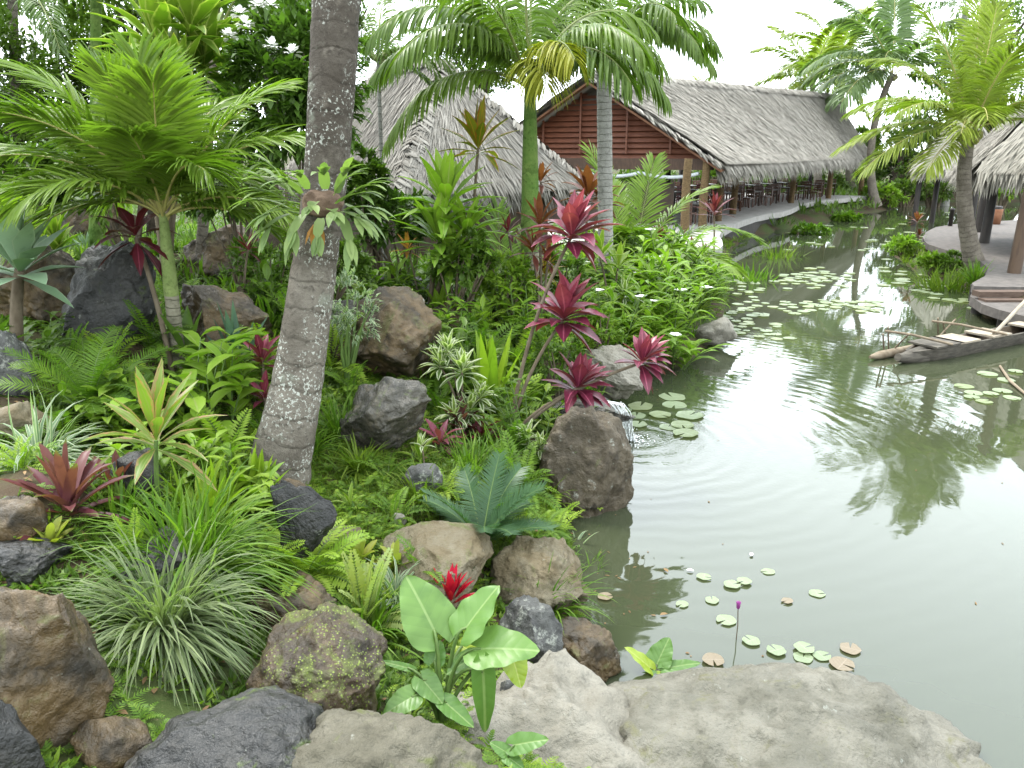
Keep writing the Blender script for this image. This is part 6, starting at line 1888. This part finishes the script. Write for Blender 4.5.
# ------------------------------------------------------------------ packed planting that fills the slope
FERNS = [  # px, py, w, h, n, mat, depth or None, label
 (232, 470, 70, 60, 14, 'fern_bright', None, 'arching ladder fern close against the trunk foot'), (262, 440, 46, 46, 10, 'fern', None, 'dark fern in the shade of the trunk foot'),
 (150, 352, 80, 50, 14, 'fern', None, 'fern spreading under the blackish boulder'), (110, 372, 70, 40, 12, 'fern_bright', None, 'bright fern before the blackish boulder'),
 (300, 330, 70, 60, 14, 'fern', 9.4, 'fern behind the leaning trunk beside the brown grey boulder'), (330, 372, 60, 50, 14, 'fern_bright', 8.9, 'fern between trunk and stream boulder'),
 (352, 392, 60, 36, 12, 'fern', None, 'low fern above the wet boulder'), (430, 392, 60, 46, 14, 'fern', 9.2, 'fern below the stream boulder'),
 (408, 372, 60, 40, 12, 'fern_bright', 9.6, 'bright fern under the stream boulder'), (440, 425, 60, 40, 14, 'fern', 8.6, 'fern under the song of india bush'),
 (500, 425, 70, 50, 16, 'fern_bright', 8.8, 'bright fern behind the cordyline stems'), (520, 352, 70, 60, 18, 'fern_bright', 10.4, 'bright fern left of the upper cordyline stems'.replace('left of', 'beside')),
 (545, 402, 60, 40, 16, 'fern', 9.2, 'dark fern behind the lowest red rosette'), (548, 470, 70, 44, 20, 'fern_bright', 7.8, 'mossy light fern mat at the shoulder of the pond boulder'),
 (520, 500, 70, 40, 16, 'fern', 7.3, 'fern mat between cycad and pond boulder'), (556, 512, 30, 22, 14, 'fern_bright', 7.2, 'yellowish fern hanging along the side of the pond boulder'),
 (395, 520, 50, 26, 12, 'fern', None, 'low fern at the small whitish stone'), (330, 590, 60, 40, 14, 'fern_bright', None, 'bright fern above the mossy boulder'),
 (420, 640, 60, 40, 12, 'fern', 5.2, 'fern behind the elephant ear stalks'), (500, 560, 60, 30, 14, 'fern', 6.2, 'fern at the foot of the cycad'),
 (60, 440, 60, 40, 12, 'fern', None, 'fern behind the spider grass'), (20, 470, 50, 34, 10, 'fern_bright', None, 'bright fern at the edge behind the spider grass'),
 (90, 330, 60, 44, 12, 'fern', 8.2, 'fern between agave and blackish boulder'), (270, 372, 60, 44, 12, 'fern_bright', None, 'bright fern by the red leaved cordyline'),
 (620, 342, 60, 36, 14, 'fern', 12.4, 'fern draping over the pale shore rock'), (660, 372, 50, 30, 12, 'fern_bright', 12.6, 'fern trailing to the waterline beyond the outermost red rosette'),
 (575, 300, 70, 54, 16, 'fern_bright', 13.2, 'bright fern behind the middle red rosette'), (480, 340, 70, 50, 16, 'fern', 10.2, 'fern clump at the bank below the hut garden'),
 (360, 300, 60, 44, 14, 'fern_bright', 11.6, 'fern at the head of the stream'), (320, 282, 60, 50, 14, 'fern', 11., 'fern seen beside the trunk above the stream'),
 (180, 300, 60, 44, 12, 'fern', 10.2, 'fern behind the slender palm stem'), (60, 262, 60, 44, 12, 'fern_bright', 10., 'fern behind the agave')]
for k, (px, py, w, h, n, mt, d, lab) in enumerate(FERNS):
    fern(px, py, w * 1.25, h * 1.35, n, mt, lab, 600 + k, nl=20, ll=.17, lw=.05, el=(18, 80), d=d)
CANES = [
 (470, 392, 60, 60, 14, 'leaf_mid', 9.4, 20, 6, 'green leafy stems behind the song of india bush'), (540, 350, 70, 70, 16, 'leaf_fresh', 11., 20, 6, 'bright leafy stems between the red rosettes'),
 (555, 272, 60, 56, 14, 'leaf_lime', 13.4, 22, 6, 'pale leafy stems beside the topmost red rosette'), (500, 300, 70, 60, 16, 'leaf_fresh', 11.0, 22, 6, 'fresh leafy clump under the dark young palm'),
 (430, 320, 60, 44, 14, 'leaf_lime', 10.8, 18, 6, 'pale leafy clump beside the stream'), (395, 300, 60, 50, 14, 'leaf_mid', 12., 22, 6, 'green leafy clump above the stream'),
 (345, 282, 60, 70, 14, 'leaf_fresh', 11.4, 24, 7, 'leafy stems right behind the leaning trunk'.replace('right ', 'just ')), (285, 312, 60, 60, 14, 'leaf_mid', 9.8, 22, 8, 'leafy stems between boulder and leaning trunk'),
 (255, 400, 60, 60, 12, 'leaf_fresh', None, 24, 9, 'leafy clump in front of the red leaved cordyline'), (150, 420, 60, 50, 12, 'leaf_mid', None, 22, 9, 'leafy clump behind the striped cordyline head'),
 (230, 500, 70, 50, 14, 'leaf_fresh', None, 26, 9, 'leafy clump before the tan stone at the trunk foot'), (115, 440, 60, 44, 12, 'leaf_fresh', None, 20, 8, 'leafy clump beside the spider grass'),
 (30, 345, 70, 50, 12, 'leaf_mid', 7.4, 22, 8, 'leafy clump below the agave'), (610, 240, 60, 50, 14, 'leaf_mid', 17., 18, 5, 'leafy clump under the gable behind the ginger'),
 (640, 252, 60, 40, 14, 'leaf_lime', 18.2, 18, 5, 'pale leafy clump in front of the gable posts'), (570, 250, 60, 50, 14, 'leaf_dark', 15.5, 18, 5, 'dark leafy clump behind the topmost red rosette')]
for k, (px, py, w, h, n, mt, d, lf, lw, lab) in enumerate(CANES):
    cane(px, py, w, h, n, mt, lab, 700 + k, 'broadleaf_clump', 'clump', lf, lw, 8, d=d)
TUFTS = [
 (500, 470, 60, 44, 120, 'grass_green', None, 'thick grass at the foot of the cordyline stems'), (420, 500, 70, 34, 120, 'grass_lawn', None, 'yellow green grass above the sloping tan slab'),
 (310, 455, 50, 44, 90, 'grass_green', None, 'grass growing out beside the leaning trunk base'), (360, 470, 60, 30, 110, 'grass_lawn', None, 'short pale grass in front of the wet boulder'),
 (330, 615, 50, 44, 90, 'grass_green', None, 'grass tuft on top of the mossy boulder'), (150, 340, 60, 44, 90, 'grass_green', 9., 'grass tuft under the slender palm'),
 (262, 320, 60, 44, 90, 'grass_green', 9.4, 'grass tuft on the shoulder of the brown grey boulder'), (590, 560, 40, 30, 70, 'grass_green', 6.5, 'grass hanging from the brown bank rock into the pond'),
 (470, 285, 60, 50, 90, 'grass_green', 11.8, 'arching grass under the croton'), (560, 330, 60, 44, 90, 'grass_lawn', 11.4, 'yellowish grass under the middle red rosette'),
 (600, 290, 60, 50, 90, 'sword_lime', 14.4, 'lime grass clump beside the ginger bushes'), (640, 310, 60, 44, 80, 'grass_lawn', 14.8, 'yellow green grass among the ginger bushes'),
 (690, 330, 60, 40, 90, 'grass_lawn', 15.4, 'yellow green grass fringe at the pond edge'), (708, 306, 44, 26, 70, 'grass_lawn', 17.2, 'yellow green grass overhanging the lily pads'), (698, 274, 44, 18, 70, 'grass_green', 20.2, 'green grass below the walkway tip bushes')]
for k, (px, py, w, h, n, mt, d, lab) in enumerate(TUFTS):
    tuft(px, py, w, h, n, mt, lab, 760 + k, 2.6, (.9, 2.), (25, 86), crown=.15, d=d)
ti_plant(662, 262, [(660, 240, 34, 0), (672, 248, 26, 0)], 'ti_dark', 'dark red cordyline among the shrubs near the walkway', 801, lw=10., n=16, sr=1., d=19.4)
ti_plant(520, 300, [(508, 232, 40, 0)], 'ti_dark', 'slim dark red cordyline beside the dark young palm', 802, lw=9., n=14, sr=1.2, d=12.)
ti_plant(420, 292, [(408, 250, 36, 0)], 'leaf_orange', 'orange leaved shoot among the hut garden shrubs', 803, 'croton', 'croton', lw=9., n=12, sr=1., d=11.8)
ti_plant(548, 312, [(545, 276, 44, 0)], 'croton', 'low orange and green croton behind the cordyline stems', 804, 'croton', 'croton', lw=9., n=16, sr=1., d=11.6)
ti_plant(620, 330, [(624, 296, 44, 0), (610, 304, 36, 0)], 'variegated', 'cream edged shrub among the ginger bushes', 805, 'dracaena', 'dracaena', lw=9., n=18, sr=1., d=13.6)
ti_plant(22, 330, [(8, 130, 60, 0)], 'ti_dark', 'dark red leaved plant at the upper edge beside the palms', 806, lw=9., n=16, sr=2., d=9.4) if 0 else None
rosette(460, 430, 60, 30, 14, 'brom_maroon', 'dusky maroon bromeliad under the song of india bush', 811, 7., (8, 75), d=8.1)
rosette(290, 430, 44, 30, 12, 'ti_red', 'low red rosette against the trunk foot', 812, 7., (8, 75), prof='ti', d=7.2)
rosette(140, 300, 50, 36, 14, 'brom_maroon', 'maroon bromeliad wedged by the blackish boulder', 813, 7., (8, 78), d=8.8)
rosette(640, 340, 60, 40, 14, 'sword_lime', 'lime bird nest fern at the foot of the ginger bushes', 814, 7., (20, 82), (.2, .7), 'ti', 'birdnest_fern', 'fern', d=13.2)
rosette(330, 345, 50, 46, 12, 'leaf_fresh', 'green strap leaved lily behind the leaning trunk', 815, 8., (25, 85), (.3, .9), 'ti', 'crinum_lily', 'lily', d=9.2)
rosette(440, 282, 70, 50, 12, 'leaf_fresh', 'big strap leaved lily before the hut garden bushes', 816, 10., (20, 82), (.4, 1.1), 'ti', 'crinum_lily', 'lily', d=11.4)

fern(522, 462, 80, 70, 18, 'fern', 'fern in front of the cordyline stems', 821, nl=20, ll=.17, lw=.05, el=(25, 82), d=7.95)
fern(560, 432, 70, 56, 16, 'fern_bright', 'bright fern between the lowest red rosette and pond boulder', 822, nl=20, ll=.17, lw=.05, el=(20, 80), d=8.3)
cane(540, 446, 60, 80, 14, 'leaf_mid', 'green leafy stems crowding the leaning cordyline stems', 823, 'broadleaf_clump', 'clump', 18, 6, 8, d=8.1)
cane(530, 420, 60, 70, 14, 'leaf_fresh', 'fresh leafy stems just behind the cordyline stems', 824, 'broadleaf_clump', 'clump', 18, 6, 8, d=8.9)
shrub(560, 372, 556, 356, 70, 60, 50, 20, 'leaf_mid', 'rounded green bush between middle and lowest red rosettes', 825, 7, 3, 9.6)
shrub(600, 345, 602, 330, 60, 40, 44, 20, 'leaf_fresh', 'fresh green bush behind the middle red rosette', 826, 7, 3, 11.9)
# ------------------------------------------------------------------ uncountable ground cover on the bank
def proj(P):
    x, y, z = P[:, 0], P[:, 1], P[:, 2] - CAMZ
    dep = y * CT - z * ST
    return 512 + F * x / dep, 384 - F * (y * ST + z * CT) / dep, dep
def inside(P, A):
    ins = np.zeros(len(P), bool)
    for a, b in zip(A, np.roll(A, -1, axis=0)):
        cond = (a[1] > P[:, 1]) != (b[1] > P[:, 1])
        with np.errstate(divide='ignore', invalid='ignore'):
            xi = (b[0] - a[0]) * (P[:, 1] - a[1]) / (b[1] - a[1]) + a[0]
        ins ^= cond & (P[:, 0] < xi)
    return ins
def sample_land(n, x0, x1, y0, y1, r, mind=.06, poly=None):
    X, Y = r.uniform(x0, x1, n), r.uniform(y0, y1, n)
    Z = ground(X, Y)
    sd = pond_sd(np.stack([X, Y], -1))
    P = np.stack([X, Y, Z], -1)
    px, py, dep = proj(P)
    ok = (sd > mind) & (dep > 1.5) & (px > -60) & (px < 1090) & (py < 850)
    for pg in (dkp, up, lo):
        ok &= ~inside(np.stack([X, Y], -1), np.asarray(pg, float))
    ok &= np.maximum(np.abs(X - hc[0]), np.abs(Y - hc[1])) > hr * .62
    if poly is not None:
        ok &= poly(px, py)
    return P[ok], px[ok], py[ok]
def clumps(P, per, L, W, r, el, droop, prof, seg=3, cross=2, spread=.05):
    n = len(P)
    Q = np.repeat(P, per, 0)
    m = len(Q)
    az = r.uniform(0, 2 * PI, m)
    e = np.radians(r.uniform(el[0], el[1], m))
    sc = np.repeat(r.uniform(.6, 1.25, n), per)
    t = np.clip(np.repeat(r.uniform(0, 1, n), per) + r.normal(0, .15, m), 0, 1)
    mb = MB()
    Q = Q + np.stack([np.cos(az), np.sin(az), 0 * az], -1) * (spread * r.random(m))[:, None]
    blades(mb, Q, azel(az, e), L * sc * r.uniform(.7, 1.2, m), W * sc, r.uniform(droop[0], droop[1], m), seg, prof, .15, tint=t, cross=cross)
    return mb
r = rg(901)
# short lawn in the clearing beside the trunk
lawn = lambda px, py: (((px - 385) / 100) ** 2 + ((py - 500) / 62) ** 2 < 1 + .3 * np.sin(px * .11)) | ((np.abs(px - 540) < 70) & (np.abs(py - 520) < 40))
P, _, _ = sample_land(60000, -3, 1, 5, 10, r, .04, lawn)
tag(clumps(P[:5200], 5, .075, .0045, r, (35, 85), (.6, 1.8), 'grass', 3, 2, .03).build('grass', MATS['grass_lawn']), kind='stuff')
# creeping leafy cover, near
P, px, py = sample_land(16000, -7, 4, 2, 9, r)
keep = ~lawn(px, py) | (r.random(len(px)) < .25)
P = P[keep]
k = fbm(P * np.array([.9, .9, 0]), 3, 44)
tag(clumps(P[k > .12], 9, .085, .026, r, (10, 75), (.3, 1.4), 'lance', 2, 2, .05).build('creeping_ground_cover', MATS['leaf_mid']), kind='stuff')
tag(clumps(P[(k > -.1) & (k <= .12)], 9, .08, .024, r, (10, 75), (.3, 1.4), 'lance', 2, 2, .05).build('fresh_ground_cover', MATS['leaf_fresh']), kind='stuff')
# feathery creeping fern, near and middle distance
P, px, py = sample_land(16000, -8, 4, 2.5, 13, r)
k = fbm(P * np.array([.8, .8, 0]), 3, 71)
P = P[k > -.25][:4200]
mb = MB()
def fernlets(P, L, r, mb, nl=9):
    n = len(P)
    for q in range(5):
        az = q * 1.2566 + r.uniform(-.5, .5, n)
        el = r.uniform(.15, 1.1, n)
        LL = L * r.uniform(.6, 1.2, n)
        D = azel(az, el)
        side = np.stack([-np.sin(az), np.cos(az), 0 * az], -1)
        for j in range(1, nl):
            t = j / nl
            pos = P + D * (LL * t)[:, None] - np.array([0, 0, 1.]) * (LL * .5 * t * t)[:, None]
            T_ = nrm(D - np.array([0, 0, 1.]) * t)
            w = LL * .28 * (1 - t * .85)
            for s_ in (-1, 1):
                blades(mb, pos, T_ * .55 + side * s_ * .85, w, LL * .075, .3, 1, 'needle', 0, S=T_, tint=np.clip(.5 + r.normal(0, .25, n), 0, 1), cross=2)
fernlets(P, .16, r, mb)
tag(mb.build('creeping_fern', MATS['fern']), kind='stuff')
mb = MB()
P, px, py = sample_land(6000, -8, 4, 3, 12, r)
k = fbm(P * np.array([.7, .7, 0]), 3, 91)
fernlets(P[k > .15][:1100], .18, r, mb)
tag(mb.build('bright_creeping_fern', MATS['fern_bright']), kind='stuff')
# taller leafy undergrowth, middle and far garden
P, px, py = sample_land(9000, -16, 7, 9, 27, r, .1)
P = P[:3800]
tag(clumps(P, 10, .30, .05, r, (20, 80), (.3, 1.3), 'lance', 3, 2, .12).build('leafy_undergrowth', MATS['leaf_mid']), kind='stuff')
P, px, py = sample_land(6000, -16, 7, 9, 27, r, .1)
tag(clumps(P[:1500], 10, .34, .035, r, (30, 85), (.5, 1.6), 'grass', 3, 2, .12).build('fresh_undergrowth', MATS['leaf_fresh']), kind='stuff')
# far banks
P, px, py = sample_land(14000, -30, 70, 27, 75, r, .2)
tag(clumps(P[:5000], 8, .55, .11, r, (20, 80), (.3, 1.2), 'lance', 2, 2, .4).build('bank_undergrowth', MATS['leaf_far']), kind='stuff')
P, px, py = sample_land(9000, 5, 26, 14, 34, r, .03)
tag(clumps(P[:2600], 9, .2, .03, r, (20, 85), (.3, 1.2), 'grass', 2, 2, .1).build('bank_grass', MATS['grass_lawn']), kind='stuff')
# dead leaves
P, px, py = sample_land(3000, -6, 3, 2.5, 9, r)
P = P[:900] + np.array([0, 0, .012])
mb = MB()
n = len(P)
az = r.uniform(0, 6.28, n)
blades(mb, P, azel(az, r.uniform(-.1, .35, n)), r.uniform(.03, .09, n), r.uniform(.015, .035, n), .4, 3, 'lance', .2, tint=r.random(n))
tag(mb.build('dead_leaves', MATS['litter']), kind='stuff')

# ------------------------------------------------------------------ water lilies
def pad_mesh(seed, mat):
    r = rg(seed)
    n = 26
    gap = R(9)
    th = np.linspace(gap, 2 * PI - gap, n)
    rad = 1 + .035 * np.sin(th * 5 + seed) + r.normal(0, .012, n)
    V = [[0, 0, 0]]
    uv = [[0, 0]]
    for q, (f, z) in enumerate(((.5, .004), (.9, .006), (1., .03))):
        for k in range(n):
            V.append([rad[k] * f * math.cos(th[k]), rad[k] * f * math.sin(th[k]), z + (.012 * math.sin(th[k] * 4 + seed) if q == 2 else 0)])
            uv.append([f * math.cos(th[k]) * .5, f * math.sin(th[k]) * .5])
    Fc = [(0, 1 + k, 2 + k) for k in range(n - 1)]
    for q in range(2):
        o = 1 + q * n
        Fc += [(o + k, o + n + k, o + n + k + 1, o + k + 1) for k in range(n - 1)]
    V = np.array(V)
    mb = MB()
    mb.add(V, Fc, np.array(uv), r.uniform(.2, .8))
    W_ = V.copy(); W_[:, 2] -= .02
    m = 1 + 2 * n
    mb.add(np.concatenate([V[m:], W_[m:]]), [(k, n + k, n + k + 1, k + 1) for k in range(n - 1)], None, .3)
    return mb.mesh('lily_pad', MATS[mat])
PADM = [pad_mesh(k, 'lily_pad') for k in range(4)]
PADR = [pad_mesh(9, 'lily_pad_red')]
PADP = [pad_mesh(20 + k, 'lily_pad_pale') for k in range(3)]
taken = []
def pad(px, py, wpx, label, group=None, red=False, r=None, name='lily_pad'):
    p = ZP(px, py, 0)
    rr = wpx * mpp(p) / 2
    if pond_sd(p[None, :2])[0] > -.03: return
    for q, s in taken:
        if np.hypot(*(q - p[:2])) < (s + rr) * .68: return
    taken.append((p[:2].copy(), rr))
    me = PADR[0] if red else (PADP[r.integers(3)] if group is None or r.random() < .5 else PADM[r.integers(4)])
    o = bpy.data.objects.new(name, me)
    C.objects.link(o)
    o.location = (p[0], p[1], .006 + .004 * (len(taken) % 5))
    o.rotation_euler = (r.normal(0, .01), r.normal(0, .01), r.uniform(0, 6.28))
    o.scale = (rr, rr * r.uniform(.88, 1.05), min(rr, .2))
    tag(o, label, 'lily pad', group)
r = rg(55)
near = [(712, 601, 14, 'pale green lily pad left of the twin pads behind the purple bud', 0), (704, 578, 15, 'lily pad with a yellowed rim, farthest of those near the purple bud', 0), (732, 586, 17, 'overlapping pale lily pad just beyond the purple bud', 0), (744, 583, 15, 'outer of two touching lily pads beyond the purple bud', 0), (768, 572, 14, 'faint lily pad farthest out behind the purple bud', 0),
        (726, 621, 20, 'broad pale lily pad touching the reflection of the elephant ear', 0), (751, 642, 18, 'roundish pale lily pad just nearer than the purple bud', 0), (776, 652, 19, 'single pale lily pad between bud and the cluster of three', 0), (804, 650, 20, 'rear pad of the cluster of three in the near water', 0), (803, 658, 20, 'near pad of the cluster of three in the near water', 0), (822, 657, 18, 'side pad of the cluster of three in the near water', 0),
        (850, 650, 20, 'yellow green pad with a pinkish rim beside the cluster of three', 1), (842, 666, 24, 'sunken pinkish lily pad nearest the flat rock shelf', 1), (713, 662, 22, 'brownish lily pad close to the waterside elephant ear', 1), (817, 594, 16, 'solitary pale lily pad in the middle of the near water', 0), (682, 605, 13, 'lone lily pad near the bank reflection', 0), (787, 602, 12, 'dark folded lily pad in the near water', 1), (605, 598, 15, 'reddish floating pad by the rock bank', 1)]
for x, y, w, lab, red in near:
    pad(x, y, w, lab.replace(' left of', ' beside'), None, bool(red), r)
for k in range(26):
    pad(650 + r.normal(0, 22), 420 + r.normal(0, 9), r.uniform(17, 30), 'large pale lily pad in the raft beside the waterfall', 'lily pads beside the waterfall', r=r)
for k in range(80):
    t = r.random()
    x, y = 735 + t * 20 + r.normal(0, 20), 278 + r.random() * 62
    pad(x, y, r.uniform(7, 12) * (y / 300) ** 1.5, 'small round lily pad in the loose band along the ginger bushes', 'lily pads along the ginger bank', r=r)
for k in range(75):
    pad(815 + r.uniform(-35, 38), 279 + r.normal(0, 4.5), r.uniform(8, 12), 'lily pad in the dense raft in mid pond', 'lily pads in the mid pond raft', r=r)
for k in range(85):
    pad(832 + r.uniform(-48, 48), 306 + r.normal(0, 3), r.uniform(9, 13), 'lily pad in the narrow raft reaching toward the canoe', 'lily pads in the narrow raft', r=r)
for k in range(50):
    x = r.uniform(880, 985)
    pad(x, 272 + (x - 880) * .28 + r.normal(0, 6), r.uniform(9, 15), 'lily pad hugging the bank under the coconut palm', 'lily pads under the coconut bank', r=r)
for k in range(14):
    pad(r.uniform(955, 1024), r.uniform(372, 402), r.uniform(14, 19), 'scattered lily pad in front of the canoe', 'lily pads in front of the canoe', r=r)
for k in range(36):
    x = r.uniform(770, 960)
    pad(x, 222 + r.random() * 34 - (x - 770) * .06, r.uniform(6, 11), 'tiny lily pad in the far reach of the pond', 'far lily pads', r=r)
# purple water lily bud on its stem
g = ZP(736, 640, 0)
t = thing('water_lily', 'purple water lily bud standing on a thin stem out of the pond', 'water lily', g)
h = U(738, 610, g[1] + .02)
mb = MB(); tube(mb, [g - np.array([0, 0, .1]), (g + h) / 2 + np.array([.006, 0, 0]), h], .004, 6); mb.build('stem', MATS['stem_brown'], t)
mb = MB()
az = np.arange(9) * 2 * PI / 9
blades(mb, np.repeat(h[None], 9, 0), azel(az, np.full(9, 1.25)), .075, .03, -.35, 4, 'lance', .25)
mb.build('flower', MATS['petal_purple'], t)
# a few petals and leaves floating
r = rg(66)
for x, y, mt, lab in ((668, 572, 'litter', 'small brown leaf floating between the bank and the lily pads'), (752, 553, 'petal_white', 'pale petal drifting on the near water'), (694, 571, 'petal_white', 'pink white petal drifting near the farthest pad'), (660, 615, 'litter', 'tan leaf floating near the bank reflection')):
    p = ZP(x, y, .012)
    mb = MB(); blades(mb, [p], [[math.cos(x), math.sin(x), .1]], .07, .035, .2, 4, 'lance', .2, tint=.8)
    tag(mb.build('floating_leaf', MATS[mt], origin=p), lab, 'leaf')

# small bits drifting on the pond
r = rg(77)
X, Y = r.uniform(-1, 14, 9000), r.uniform(4, 30, 9000)
sd = pond_sd(np.stack([X, Y], -1))
P = np.stack([X, Y, np.full(9000, .004)], -1)
k = (sd < -.04) & ((r.random(9000) < np.exp(sd * 2.2)) | (r.random(9000) < .02))
P = P[k][:420]
n = len(P)
mb = MB()
blades(mb, P, azel(r.uniform(0, 6.28, n), np.full(n, .03)), r.uniform(.015, .055, n), r.uniform(.008, .022, n), .05, 3, 'lance', .1, tint=r.random(n))
tag(mb.build('floating_debris', MATS['litter']), kind='stuff')
